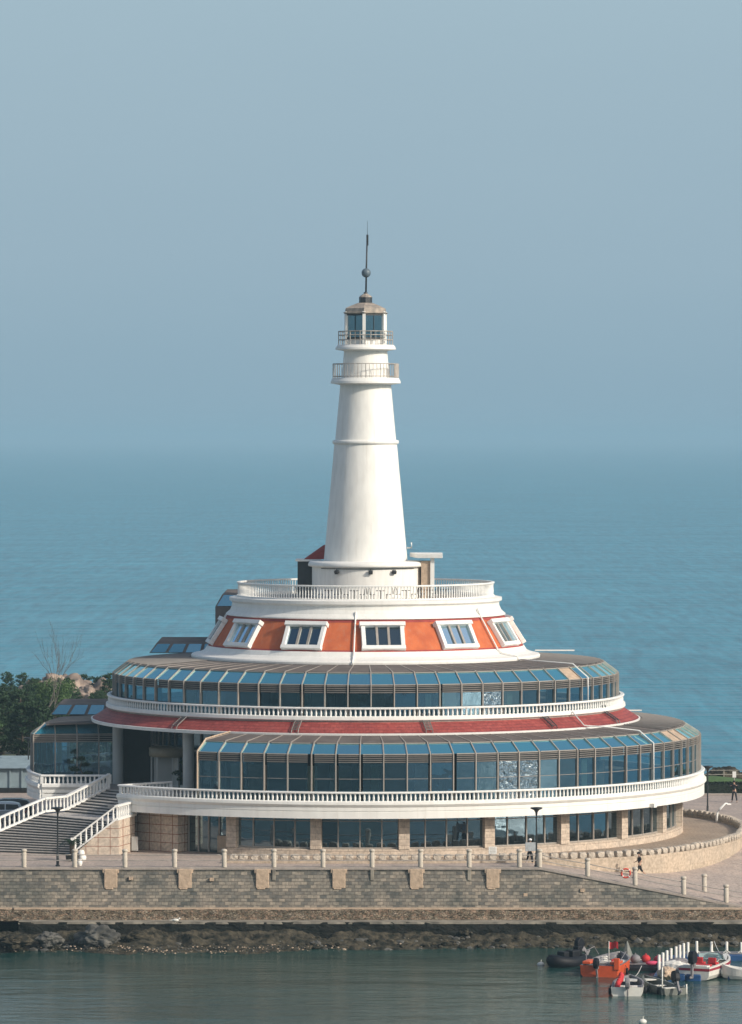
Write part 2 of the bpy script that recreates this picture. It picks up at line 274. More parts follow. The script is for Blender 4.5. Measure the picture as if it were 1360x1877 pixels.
class MB:
    def __init__(s): s.v = []; s.f = []; s.sm = []; s.mi = []; s.cur = 0
    def add(s, vs, fs, smooth=False):
        o = len(s.v); s.v += [tuple(v) for v in vs]
        s.f += [tuple(i+o for i in f) for f in fs]; s.sm += [smooth]*len(fs); s.mi += [s.cur]*len(fs)
        return s
    def quad(s, a, b, c, d): return s.add([a, b, c, d], [(0, 1, 2, 3)])
    def box(s, c, size, rz=0, M4=None, rx=0, ry=0):
        x, y, z = [k/2 for k in size]
        vs = [Vector((i*x, j*y, k*z)) for i in (-1, 1) for j in (-1, 1) for k in (-1, 1)]
        rot = Matrix.Rotation(rz, 3, 'Z') @ Matrix.Rotation(ry, 3, 'Y') @ Matrix.Rotation(rx, 3, 'X')
        vs = [rot @ v + Vector(c) for v in vs]
        if M4: vs = [M4 @ v for v in vs]
        return s.add(vs, [(0, 1, 3, 2), (4, 6, 7, 5), (0, 4, 5, 1), (2, 3, 7, 6), (0, 2, 6, 4), (1, 5, 7, 3)])
    def tube(s, pts, r, n=6, closed=False, r2=None, cap=True):
        pts = [Vector(p) for p in pts]; N = len(pts); vs = []; fs = []
        for i, p in enumerate(pts):
            a = pts[(i-1) % N] if (closed or i > 0) else p; b = pts[(i+1) % N] if (closed or i < N-1) else p
            d = (b-a); d = d.normalized() if d.length > 1e-9 else Vector((0, 0, 1))
            up = Vector((0, 0, 1)) if abs(d.z) < 0.95 else Vector((1, 0, 0))
            x = d.cross(up).normalized(); y = x.cross(d)
            rr = r if r2 is None else r + (r2-r)*i/max(1, N-1)
            for k in range(n):
                an = 2*math.pi*k/n; vs.append(p + x*math.cos(an)*rr + y*math.sin(an)*rr)
        for i in range(N if closed else N-1):
            j = (i+1) % N
            for k in range(n): fs.append((i*n+k, i*n+(k+1) % n, j*n+(k+1) % n, j*n+k))
        if cap and not closed: fs.append(tuple(range(n-1, -1, -1))); fs.append(tuple((N-1)*n+k for k in range(n)))
        return s.add(vs, fs, n > 5)
    def lathe(s, prof, n=32, c=(0, 0), smooth=True, rot=0):
        vs = []; fs = []
        for (r, z) in prof:
            for k in range(n):
                a = 2*math.pi*k/n+rot; vs.append((c[0]+r*math.sin(a), c[1]-r*math.cos(a), z))
        for i in range(len(prof)-1):
            for k in range(n): fs.append((i*n+k, i*n+(k+1) % n, (i+1)*n+(k+1) % n, (i+1)*n+k))
        s.add(vs, fs, smooth)
        if prof[0][0] > 1e-4: s.add(vs[:n], [tuple(range(n-1, -1, -1))])
        if prof[-1][0] > 1e-4: s.add(vs[-n:], [tuple(range(n))])
        return s
    def sweep(s, prof, t0, t1, n, smooth=False):
        """closed (R,z) profile polygon swept through angles t0..t1 about the building axis"""
        full = abs(t1-t0) >= 359.9; m = len(prof); vs = []; fs = []; N = n if full else n+1
        for i in range(N):
            t = t0+(t1-t0)*i/n
            for (r, z) in prof: vs.append(P(r, t, z))
        for i in range(n):
            j = (i+1) % N
            for k in range(m): fs.append((i*m+k, i*m+(k+1) % m, j*m+(k+1) % m, j*m+k))
        s.add(vs, fs, smooth)
        if not full:
            s.add(vs[:m], [tuple(range(m))]); s.add(vs[-m:], [tuple(range(m-1, -1, -1))])
        return s
    def path(s, prof, pts, closed=False):
        """profile (offset to the right, z) swept along plan points (x,y[,z])"""
        m = len(prof); vs = []; fs = []; N = len(pts); Q = [Vector((p[0], p[1], p[2] if len(p) > 2 else 0)) for p in pts]
        for i in range(N):
            a = Q[max(0, i-1)]; b = Q[min(N-1, i+1)]; d = (b-a); d.z = 0; d.normalize(); nr = Vector((d.y, -d.x, 0))
            for (o, z) in prof: vs.append(Q[i]+nr*o+Vector((0, 0, z)))
        for i in range(N-1):
            for k in range(m): fs.append((i*m+k, i*m+(k+1) % m, (i+1)*m+(k+1) % m, (i+1)*m+k))
        s.add(vs, fs); s.add(vs[:m], [tuple(range(m))]); s.add(vs[-m:], [tuple(range(m-1, -1, -1))])
        return s
    def prism(s, poly, z0, z1):
        n = len(poly); vs = [(p[0], p[1], z0) for p in poly]+[(p[0], p[1], z1) for p in poly]
        fs = [(i, (i+1) % n, n+(i+1) % n, n+i) for i in range(n)]+[tuple(range(n-1, -1, -1)), tuple(range(n, 2*n))]
        return s.add(vs, fs)
    def sphere(s, c, r, n=12, sq=(1, 1, 1)):
        vs = []; fs = []; m = n//2
        for i in range(1, m):
            ph = math.pi*i/m
            for k in range(n):
                a = 2*math.pi*k/n
                vs.append((c[0]+r*sq[0]*math.sin(ph)*math.cos(a), c[1]+r*sq[1]*math.sin(ph)*math.sin(a), c[2]+r*sq[2]*math.cos(ph)))
        vs.append((c[0], c[1], c[2]+r*sq[2])); vs.append((c[0], c[1], c[2]-r*sq[2]))
        for i in range(m-2):
            for k in range(n): fs.append((i*n+k, (i+1)*n+k, (i+1)*n+(k+1) % n, i*n+(k+1) % n))
        T = len(vs)-2
        for k in range(n): fs.append((T, k, (k+1) % n)); fs.append((T+1, (m-2)*n+(k+1) % n, (m-2)*n+k))
        return s.add(vs, fs, True)
    def data(s, name, mats, fix=True):
        me = bpy.data.meshes.new(name); me.from_pydata(s.v, [], s.f); me.validate()
        for mm in (mats if isinstance(mats, (list, tuple)) else [mats]): me.materials.append(mm)
        if len(me.polygons) == len(s.sm):
            me.polygons.foreach_set('use_smooth', s.sm); me.polygons.foreach_set('material_index', s.mi)
        if fix:
            bm = bmesh.new(); bm.from_mesh(me); bmesh.ops.recalc_face_normals(bm, faces=bm.faces); bm.to_mesh(me); bm.free()
        me.update(); return me
    def build(s, name, mats, parent=None, bevel=0, fix=True):
        o = bpy.data.objects.new(name, s.data(name, mats, fix)); C.objects.link(o); o.parent = parent
        if bevel:
            b = o.modifiers.new('bevel', 'BEVEL'); b.width = bevel; b.segments = 2; b.limit_method = 'ANGLE'
        return o

def tag(o, label=None, cat=None, group=None, kind=None):
    if label: o['label'] = label
    if cat: o['category'] = cat
    if group: o['group'] = group
    if kind: o['kind'] = kind
    return o
def thing(name, label, cat, loc=(0, 0, 0), rz=0, group=None):
    o = bpy.data.objects.new(name, None); C.objects.link(o); o.location = loc; o.rotation_euler = (0, 0, rz)
    o.empty_display_size = 0.3
    return tag(o, label, cat, group)
def kids(o): return [c for c in C.objects if c.parent == o]
def copy_tree(o, loc=None, rz=None, label=None, parent=None):
    c = o.copy(); C.objects.link(c); c.parent = parent
    if loc is not None: c.location = loc
    if rz is not None: c.rotation_euler = (0, 0, rz)
    if label: c['label'] = label
    for ch in kids(o): copy_tree(ch, parent=c)
    return c
def inst(src, t, parent=None):
    o = src.copy(); C.objects.link(o); o.rotation_euler = (0, 0, R_(t)); o.parent = parent if parent else src.parent
    return o
def px(x, y, z):    # point at height z seen at photo pixel (x, y)
    D = (29.3-z)*8600/(y-800); return Vector(((x-680)*D/8600+0.4, D-350, z))

# ------------------------------------------------------------------ setting: sky haze, sea, ground
WZ = -5.0
m = MB(); m.quad((-30000, -8, WZ), (70, -8, WZ), (70, 39000, WZ), (-30000, 39000, WZ)); m.quad((70, -9000, WZ), (30000, -9000, WZ), (30000, 39000, WZ), (70, 39000, WZ))
tag(m.build('sea', M['sea']), kind='structure')
m = MB(); m.quad((-9000, -9000, WZ-0.004), (70.5, -9000, WZ-0.004), (70.5, -8.01, WZ-0.004), (-9000, -8.01, WZ-0.004))
tag(m.build('harbour_water', M['harbour']), kind='structure')

def ramp_z(x, y):
    if x < 11.5 or y > 0: return 0.0
    return max(-2.9, -(x-11.5)*0.185*min(1, -y/31)**1.3)
def coast(x):       # where the land ends, seen from above
    if x < -60: return 150
    if x < -15: return 47+ (1-( (x+60)/45)) * 100
    return 47+2*math.sin(x*0.2)
m = MB(); xs = [-140+3*i for i in range(35)]+[-35+1.2*i for i in range(84)]; ys = [-31]+[-30+1.5*i for i in range(60)]+[60+6*i for i in range(17)]
vs = []; fs = []
for j, y in enumerate(ys):
    for i, x in enumerate(xs):
        z = ramp_z(x, y)-0.01; d = coast(x)-y
        if d < 2: z = z - min(7, (2-d)*0.8) + noise.noise(Vector((x*0.2, y*0.2, 0)))*0.8
        vs.append((x, y, z))
nx = len(xs)
for j in range(len(ys)-1):
    for i in range(nx-1): fs.append((j*nx+i, j*nx+i+1, (j+1)*nx+i+1, (j+1)*nx+i))
m.add(vs, fs); m.sm = [True]*len(m.f)
gm = M['paving']
tag(m.build('ground', [gm]), kind='structure')
# rough earth under the grove at the left
m = MB(); m.prism([(-139, 42), (-19.5, 42), (-19.5, 84), (-60, 144), (-139, 144)], -0.3, 0.012)
tag(m.build('woodland_floor', M['earth']), kind='structure')
m = MB(); m.prism([(17, 36.4), (75, 36.4), (75, 45), (17, 45)], -0.3, 0.1)
vs = []; fs = []
for j in range(9):
    for i in range(40):
        x = 17+58*i/39; y = 36.4+9*j/8
        vs.append((x, y, 0.12+0.55*math.exp(-((x-29)/3.5)**2)*math.sin(math.pi*j/8)+0.5*(j/8)*(0.6+0.4*math.sin(x*0.5))))
for j in range(8):
    for i in range(39): fs.append((j*40+i, j*40+i+1, (j+1)*40+i+1, (j+1)*40+i))
m.add(vs, fs, True)
tag(m.build('lawn', M['grass']), kind='structure')
m = MB(); m.box((46, 33.35, 0.06), (58, 0.35, 0.14))
tag(m.build('kerb', M['coping'], bevel=0.02), kind='structure')

# terrace inside the curved low wall (level, a little above the promenade)
WP = [(-9.7, -27.6), (-5, -27.75), (0, -27.8), (5, -27.7), (10, -27.2), (14, -26.4), (17.5, -25.0), (20.3, -22.9), (22.9, -19.5), (25, -15.5), (26.9, -10), (27.9, -3), (27.9, 2), (27.0, 7), (25.2, 11), (22, 15)]
def smooth_path(pts, k=6):
    o = []
    for i in range(len(pts)-1):
        p0 = Vector(pts[max(0, i-1)]); p1 = Vector(pts[i]); p2 = Vector(pts[i+1]); p3 = Vector(pts[min(len(pts)-1, i+2)])
        for j in range(k):
            t = j/k
            o.append(0.5*((2*p1)+(p2-p0)*t+(2*p0-5*p1+4*p2-p3)*t*t+(3*p1-p0-3*p2+p3)*t**3))
    o.append(Vector(pts[-1])); return o
WPs = smooth_path(WP)
m = MB(); m.prism([(p.x, p.y) for p in WPs]+[(0, 15), (-9.7, 0)], -3, 0.012)
tag(m.build('terrace_floor', M['terrace']), kind='structure')

# ------------------------------------------------------------------ the lighthouse building
B = thing('lighthouse_building', 'white lighthouse tower rising from stepped round glass and orange storeys', 'lighthouse')
AT = math.atan2
def solid(name, prof, mt, t0=-180, t1=180, n=144, parent=B, smooth=False):
    return MB().sweep(prof, t0, t1, n, smooth).build(name, mt, parent)

# tower
tw = MB().lathe([(3.13, 19.95), (2.34, 28.72), (2.30, 28.9), (2.27, 29.05), (1.88, 33.3)], 96).build('tower_shaft', M['tower'], B)
MB().lathe([(2.3, 28.70), (2.46, 28.76), (2.48, 28.86), (2.46, 29.0), (2.3, 29.04)], 96).build('band', M['white'], tw)
MB().lathe([(1.78, 33.6), (1.60, 35.9)], 64).build('neck', M['tower'], B)
g2 = MB().lathe([(1.85, 33.12), (2.35, 33.22), (2.62, 33.26), (2.60, 33.42), (2.50, 33.6), (2.48, 33.66), (1.7, 33.66)], 72, smooth=False).build('lower_gallery', M['white'], B)
g1 = MB().lathe([(1.6, 35.66), (2.0, 35.74), (2.26, 35.78), (2.24, 35.92), (2.10, 36.12), (1.6, 36.14)], 72, smooth=False).build('upper_gallery', M['white'], B)
rl = MB()
for z in (34.71, 33.78): rl.tube([P(2.44, 360*k/36, z) for k in range(36)], 0.03, 5, closed=True)
for k in range(54): rl.tube([P(2.44, 360*k/54, 33.64), P(2.44, 360*k/54, 34.7)], 0.018 if k % 4 else 0.03, 5)
for t in range(62, 118, 3): rl.tube([P(2.44, t, 33.7), P(2.44, t, 34.7)], 0.045, 4)
rl.build('railing', M['railm'], g2)
rl = MB()
for z in (37.13, 36.85, 36.5): rl.tube([P(2.05, 360*k/16+11, z) for k in range(16)], 0.032, 5, closed=True)
for k in range(16):
    rl.tube([P(2.05, 360*k/16+11, 36.12), P(2.05, 360*k/16+11, 37.14)], 0.035, 5)
    rl.tube([P(2.01, 360*(k+.5)/16+11, 36.12), P(2.01, 360*(k+.5)/16+11, 37.12)], 0.02, 5)
rl.build('railing', M['railm'], g1)
lr = MB().lathe([(1.56, 36.1), (1.56, 36.55)], 6, smooth=False, rot=R_(-4)).build('lantern_base', M['white'], B)
post = MB(); post.box((0, -1.60, 37.35), (0.22, 0.2, 2.5))
po = post.build('lantern_post', M['white'], B); po.rotation_euler.z = R_(-4)
for k in range(1, 6): inst(po, -4+60*k)
gp = MB(); r6 = 1.6*math.cos(R_(30))
gp.box((0, -r6+0.03, 37.5), (1.42, 0.03, 1.9)); gpo = gp.build('lantern_glass', M['lanternglass'], B); gpo.rotation_euler.z = R_(26)
fr = MB(); fr.box((0, -r6, 36.62), (1.42, 0.1, 0.14)).box((0, -r6, 38.38), (1.42, 0.1, 0.16)).box((0.0, -r6-0.02, 37.5), (0.03, 0.04, 1.7))
fr.build('frame', M['darkmetal'], gpo)
for k in range(1, 6):
    o = inst(gpo, 26+60*k)
    for ch in kids(gpo): c = ch.copy(); C.objects.link(c); c.parent = o
lamp = MB(); lamp.lathe([(0.32, 36.15), (0.32, 36.9), (0.18, 37.0), (0.34, 37.1), (0.42, 37.4), (0.34, 37.75), (0.12, 37.9)], 16)
lamp.box((0.55, 0.1, 37.1), (0.5, 0.4, 0.35), rz=0.4)
lamp.build('lantern_lamp', M['darkmetal'], B)
MB().lathe([(1.72, 38.42), (1.84, 38.48), (1.84, 38.53), (1.70, 38.56), (1.66, 38.85), (1.2, 39.05), (0.62, 39.26)], 6, smooth=False, rot=R_(-4)).build('lantern_roof', M['lroof'], B)
MB().lathe([(1.0, 38.43), (1.66, 38.45), (1.66, 38.7)], 6, smooth=False, rot=R_(-4)).build('lantern_eave', M['darkmetal'], B)
MB().lathe([(0.49, 39.2), (0.49, 39.68)], 8, smooth=False).build('roof_vent', M['darkmetal'], B)
MB().lathe([(0.5, 39.681), (0.42, 39.78), (0.15, 39.95), (0.1, 39.98)], 8, smooth=False).build('vent_cap', M['lroof'], B)
mast = MB().tube([(0.02, 0, 39.9), (0.06, 0, 42), (0.12, 0, 44.3)], 0.07, 8, r2=0.055).lathe([(0.14, 39.95), (0.16, 40.05), (0.05, 40.08)], 10)
mast.box((0.13, 0, 44.1), (0.16, 0.16, 0.5)).box((0.16, 0, 43.85), (0.1, 0.1, 0.6))
ms = mast.build('mast', M['darkmetal'], B)
MB().sphere((0.04, 0, 41.5), 0.35, 20).build('ball', M['ballm'], ms)
MB().tube([(0.13, 0, 44.3), (0.13, 0, 45.4)], 0.02, 5, r2=0.01).build('lightning_rod', M['darkmetal'], ms)

# drum at the tower's foot
CX = 0.15
MB().lathe([(4.15, 17.3), (4.15, 19.66)], 72, c=(CX, 0)).build('base_drum', M['tower'], B)
MB().lathe([(4.15, 19.60), (4.42, 19.64), (4.45, 19.74), (4.40, 19.9), (4.30, 20.0), (3.0, 20.05)], 72, c=(CX, 0)).build('drum_cornice', M['white'], B)
cab = MB(); cab.tube([Vector((CX, 0, 0))+P(4.2, t, 19.52) for t in range(-55, 56, 5)], 0.025, 5); cab.build('cable', M['black'], B)
for t in (-32, 3, 27):
    fl = MB(); p = Vector((CX, 0, 0))+P(4.32, t, 19.28)
    fl.box(p, (0.3, 0.22, 0.24), rz=R_(t), rx=0.5); fl.tube([p+Vector((0, 0, 0.05)), p+Vector((0, 0.1, 0.26))], 0.03, 5)
    fl.build('floodlight', M['darkmetal'], B, bevel=0.02)
ax = MB(); ax.box((-4.35, 2.8, 18.7), (1.5, 3.2, 2.5)); a = ax.build('rear_annex', M['darkmetal'], B)
MB().box((-4.3, 2.8, 20.02), (1.9, 3.6, 0.14)).build('flat_roof', M['white'], a)
MB().add([(-4.6, 1.6, 20.1), (-1.5, 1.6, 20.1), (-1.5, 4.5, 20.1), (-4.6, 4.5, 20.1), (-3.2, 2.4, 21.1), (-1.5, 2.4, 21.6), (-1.5, 3.6, 21.6), (-3.2, 3.6, 21.1)],
         [(0, 1, 5, 4), (1, 2, 6, 5), (2, 3, 7, 6), (3, 0, 4, 7), (4, 5, 6, 7), (3, 2, 1, 0)]).build('hipped_roof', M['maroon'], a)
cn = MB(); cn.prism([(3.8, -2.2), (5.7, -2.6), (5.75, 1.8), (3.3, 1.8)], 20.28, 20.6); cnp = cn.build('door_canopy', M['white'], B, bevel=0.03)
MB().box((4.95, -2.0, 18.83), (0.30, 0.3, 2.9)).build('canopy_column', M['white'], B)
MB().box((4.5, -1.2, 18.6), (0.75, 1.6, 2.9)).build('porch_wall', M['lintel'], B)
MB().tube([P(3.1, 82, 21.0)+Vector((0, 0, 0)), P(3.45, 82, 21.0), P(3.45, 82, 21.4)], 0.06, 6).build('hook_pipe', M['white'], B)

# terrace storey: floor, cornice, orange wall, base moulding
solid('top_terrace_floor', [(4.0, 17.1), (9.9, 17.1), (9.9, 17.33), (4.0, 17.33)], M['coping'])
solid('cornice', [(9.3, 17.42), (9.62, 17.42), (9.95, 17.38), (10.16, 17.34), (10.16, 17.12), (10.0, 17.02), (9.95, 16.95), (9.98, 16.7), (10.12, 16.4), (10.42, 16.14), (10.44, 16.06), (10.25, 16.0), (9.3, 16.0)], M['white'])
solid('orange_wall', [(10.28, 16.02), (11.74, 13.72), (11.3, 13.72), (9.9, 16.02)], M['orange'])
solid('maroon_stripe', [(10.33, 15.99), (10.43, 15.83), (10.37, 15.83), (10.25, 15.99)], M['maroon'])
solid('maroon_stripe', [(11.67, 13.87), (11.76, 13.74), (11.6, 13.74), (11.58, 13.87)], M['maroon'])
solid('base_moulding', [(11.3, 13.76), (11.80, 13.76), (11.86, 13.68), (12.02, 13.42), (12.45, 13.24), (12.95, 13.14), (13.02, 13.04), (13.0, 12.90), (12.8, 12.82), (11.3, 12.82)], M['white'])
# windows in the sloping wall
def slope_mat(R0, z0, R1, z1, t):
    # local x tangent, y up the slope, z outwards ; origin at (R0,z0)
    v = Vector((0, -(R1-R0), z1-z0)).normalized(); x = Vector((1, 0, 0)); nn = x.cross(v)
    if nn.y > 0: nn = -nn
    mt = Matrix(((x.x, v.x, nn.x, 0), (x.y, v.y, nn.y, -R0), (x.z, v.z, nn.z, z0), (0, 0, 0, 1)))
    return mt
SM = slope_mat(11.74, 13.72, 10.28, 16.02, 0)
wf = MB()
wf.box((0, 0.32, 0.10), (3.2, 0.30, 0.36), M4=SM).box((0, 2.22, 0.16), (3.35, 0.32, 0.46), M4=SM)
for sx in (-1, 1): wf.box((sx*1.42, 1.27, 0.10), (0.30, 1.61, 0.34), M4=SM)
wo = wf.build('window', M['trim'], B, bevel=0.03); wo.rotation_euler.z = R_(6.5)
wm = MB()
for sx in (-1, 1): wm.box((sx*0.42, 1.27, 0.09), (0.17, 1.58, 0.16), M4=SM)
wm.box((0, 0.50, 0.08), (2.5, 0.06, 0.12), M4=SM)
wmo = wm.build('mullion', M['ribm'], wo)
wg = MB()
for x0 in (-0.92, 0, 0.92): wg.add([SM @ Vector(q) for q in ((x0-0.42, 0.48, 0.06), (x0+0.42, 0.48, 0.06), (x0+0.42, 2.05, 0.06), (x0-0.42, 2.05, 0.06))], [(0, 1, 2, 3)])
wgo = wg.build('pane', M['winpane'], wo)
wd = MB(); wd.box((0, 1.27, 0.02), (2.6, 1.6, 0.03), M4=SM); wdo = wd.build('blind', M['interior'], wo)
for k in range(-5, 7):
    if k == 0: continue
    o = inst(wo, 6.5+30*k)
    for ch in kids(wo): c = ch.copy(); C.objects.link(c); c.parent = o
# drainpipes on that storey
dp = MB(); dp.tube([P(10.12, -4, 16.6), P(10.5, -4, 16.0), P(11.95, -4, 13.75), P(12.2, -4, 13.45), P(13.12, -4, 13.1), P(13.1, -4, 12.8)], 0.06, 8); dp.build('drainpipe', M['white'], B)
dp = MB(); dp.tube([P(10.12, 54, 16.7), P(10.5, 54, 16.0), P(11.95, 54, 13.75), P(12.15, 55, 13.5), P(12.9, 59, 13.25), P(13.15, 59, 12.9)], 0.06, 8); dp.build('drainpipe', M['white'], B)

# balustrades ------------------------------------------------------
def baluster_mesh(h, r):
    b = MB(); b.lathe([(r*0.95, 0), (r*0.95, h*0.06), (r*0.7, h*0.12), (r*1.05, h*0.30), (r*0.95, h*0.5), (r*0.65, h*0.78), (r*0.85, h*0.88), (r*0.9, h)], 8)
    return b
def balusters(rail, spots, h, r, cap=100):
    """individual balusters for the ones seen largest, the rest as one piece"""
    src = baluster_mesh(h, r).data('baluster', M['trim'])
    spots = sorted(spots, key=lambda q: q[1])
    for q in spots[:cap]:
        o = bpy.data.objects.new('baluster', src); C.objects.link(o); o.parent = rail; o.location = q
    if len(spots) > cap:
        rest = MB(); bm_ = baluster_mesh(h, r)
        for q in spots[cap:]:
            rest.add([Vector(v)+Vector(q) for v in bm_.v], bm_.f, True)
        tag(rest.build('baluster', M['trim'], rail, fix=False), kind='stuff')
# terrace balustrade
solid('terrace_curb', [(9.35, 17.42), (9.62, 17.42), (9.62, 17.5), (9.35, 17.5)], M['trim'])
tr_ = solid('terrace_balustrade', [(9.38, 18.36), (9.6, 18.36), (9.62, 18.44), (9.6, 18.48), (9.38, 18.48)], M['trim'], n=120)
balusters(tr_, [P(9.49, k*360/250, 17.5) for k in range(250)], 0.87, 0.052, 34)
# tier 2 balustrade
solid('upper_deck_curb', [(18.9, 9.24), (19.3, 9.24), (19.36, 9.3), (19.34, 9.52), (19.28, 9.56), (18.9, 9.56)], M['white'])
tr_ = solid('upper_balustrade', [(19.0, 10.05), (19.26, 10.05), (19.28, 10.13), (19.24, 10.18), (19.0, 10.18)], M['trim'], n=144)
balusters(tr_, [P(19.12, k*360/344, 9.56) for k in range(344) if math.cos(R_(k*360/344)) > -0.3], 0.5, 0.078, 33)
# lower deck: fascia + balustrade
FP = [(24.85, 4.03), (25.22, 4.05), (25.34, 3.98), (25.36, 3.80), (25.26, 3.66), (25.2, 3.60), (25.2, 3.36), (25.15, 3.34), (25.15, 3.30), (25.2, 3.28), (25.2, 2.82), (24.85, 2.82)]
solid('deck_fascia', FP, M['white'], -44, 178, 140)
solid('deck_fascia', FP, M['white'], -178, -70.2, 70)
m = MB(); m.path([(o-25.2, z) for o, z in FP], [(-23.55, -8.55), (-18.6, -8.55)]); m.build('deck_fascia', M['white'], B)
m = MB(); a_ = P(25.0, -43.85, 0); b_ = (-13.9, -14.9)
m.path([(o-25.2, z) for o, z in FP], [b_, (a_.x, a_.y)][::-1] if False else [(b_[0], b_[1]), (a_.x, a_.y)]); m.build('deck_fascia', M['white'], B)
lowrail = [(24.97, 4.55), (25.23, 4.55), (25.25, 4.63), (25.2, 4.68), (24.97, 4.68)]
lr_ = MB().sweep(lowrail, -44, 178, 140).sweep(lowrail, -178, -70.2, 70)
lr_.path([(o-25.1, z) for o, z in lowrail], [(-23.6, -8.5), (-18.6, -8.5)]).path([(o-25.1, z) for o, z in lowrail], [(-13.9, -14.9), (a_.x, a_.y)])
for q in ((-18.6, -8.5), (-13.9, -14.9), (a_.x, a_.y), (-23.55, -8.5)): lr_.box((q[0], q[1], 4.36), (0.22, 0.22, 0.66))
lr_ = lr_.build('lower_balustrade', M['trim'], B)
sp_ = [P(25.1, t, 4.03) for t in [-43.5+k*0.735 for k in range(190)]]+[P(25.1, t, 4.03) for t in [-71-k*0.735 for k in range(40)]]
sp_ += [Vector((-23.3+k*0.325, -8.5, 4.03)) for k in range(14)]+[Vector((-13.9+k*(a_.x+13.9)/14, -14.9+k*(a_.y+14.9)/14, 4.03)) for k in range(1, 14)]
balusters(lr_, sp_, 0.53, 0.078, 33)

# floors
solid('lower_deck_slab', [(9, 2.95), (24.9, 2.95), (24.9, 3.65), (9, 3.65)], M['coping'], -44, 178, 96)
solid('lower_deck_slab', [(9, 2.95), (24.9, 2.95), (24.9, 3.65), (9, 3.65)], M['coping'], -178, -70, 48)
MB().prism([(-23.4, -8.5), (-18.6, -8.5), (-13.9, -14.9), (-6, -6.5), (-9, -3)], 2.9, 3.645).build('entrance_floor', M['coping'], B)
solid('upper_deck_slab', [(9, 8.95), (19.2, 8.95), (19.2, 9.22), (9, 9.22)], M['coping'])
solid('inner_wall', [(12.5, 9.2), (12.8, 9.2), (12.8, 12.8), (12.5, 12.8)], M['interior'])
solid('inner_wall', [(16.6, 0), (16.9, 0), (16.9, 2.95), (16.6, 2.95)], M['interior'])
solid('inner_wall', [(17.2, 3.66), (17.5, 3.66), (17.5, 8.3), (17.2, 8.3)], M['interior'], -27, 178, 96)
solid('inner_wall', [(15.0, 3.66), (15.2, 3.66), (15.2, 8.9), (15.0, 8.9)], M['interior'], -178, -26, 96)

# red skirt roof
solid('red_skirt_roof', [(19.0, 9.26), (20.35, 8.42), (20.35, 8.34), (19.0, 9.1)], M['redroof'])
solid('skirt_eave', [(20.0, 8.14), (20.42, 8.18), (20.46, 8.40), (20.36, 8.42), (20.0, 8.38)], M['trim'])
solid('soffit', [(15, 8.60), (20.1, 8.16), (20.1, 8.24), (15, 8.8)], M['white'])
for t in (-14.1, 12.8, 41.5, 64.5, -42):
    ld = MB()
    for s_ in (-0.24, 0.24):
        q = [(19.22, 9.75), (19.3, 9.3), (20.3, 8.68), (20.42, 8.45)]
        ld.tube([(s_, -r, z) for r, z in q], 0.04, 4)
    for k in range(7):
        f = k/6; ld.box((0, -(19.42+0.9*f), 9.24-0.56*f), (0.5, 0.06, 0.05))
    o = ld.build('ladder', M['darkmetal'] if t > 20 else M['frame'], B); o.rotation_euler.z = R_(t)

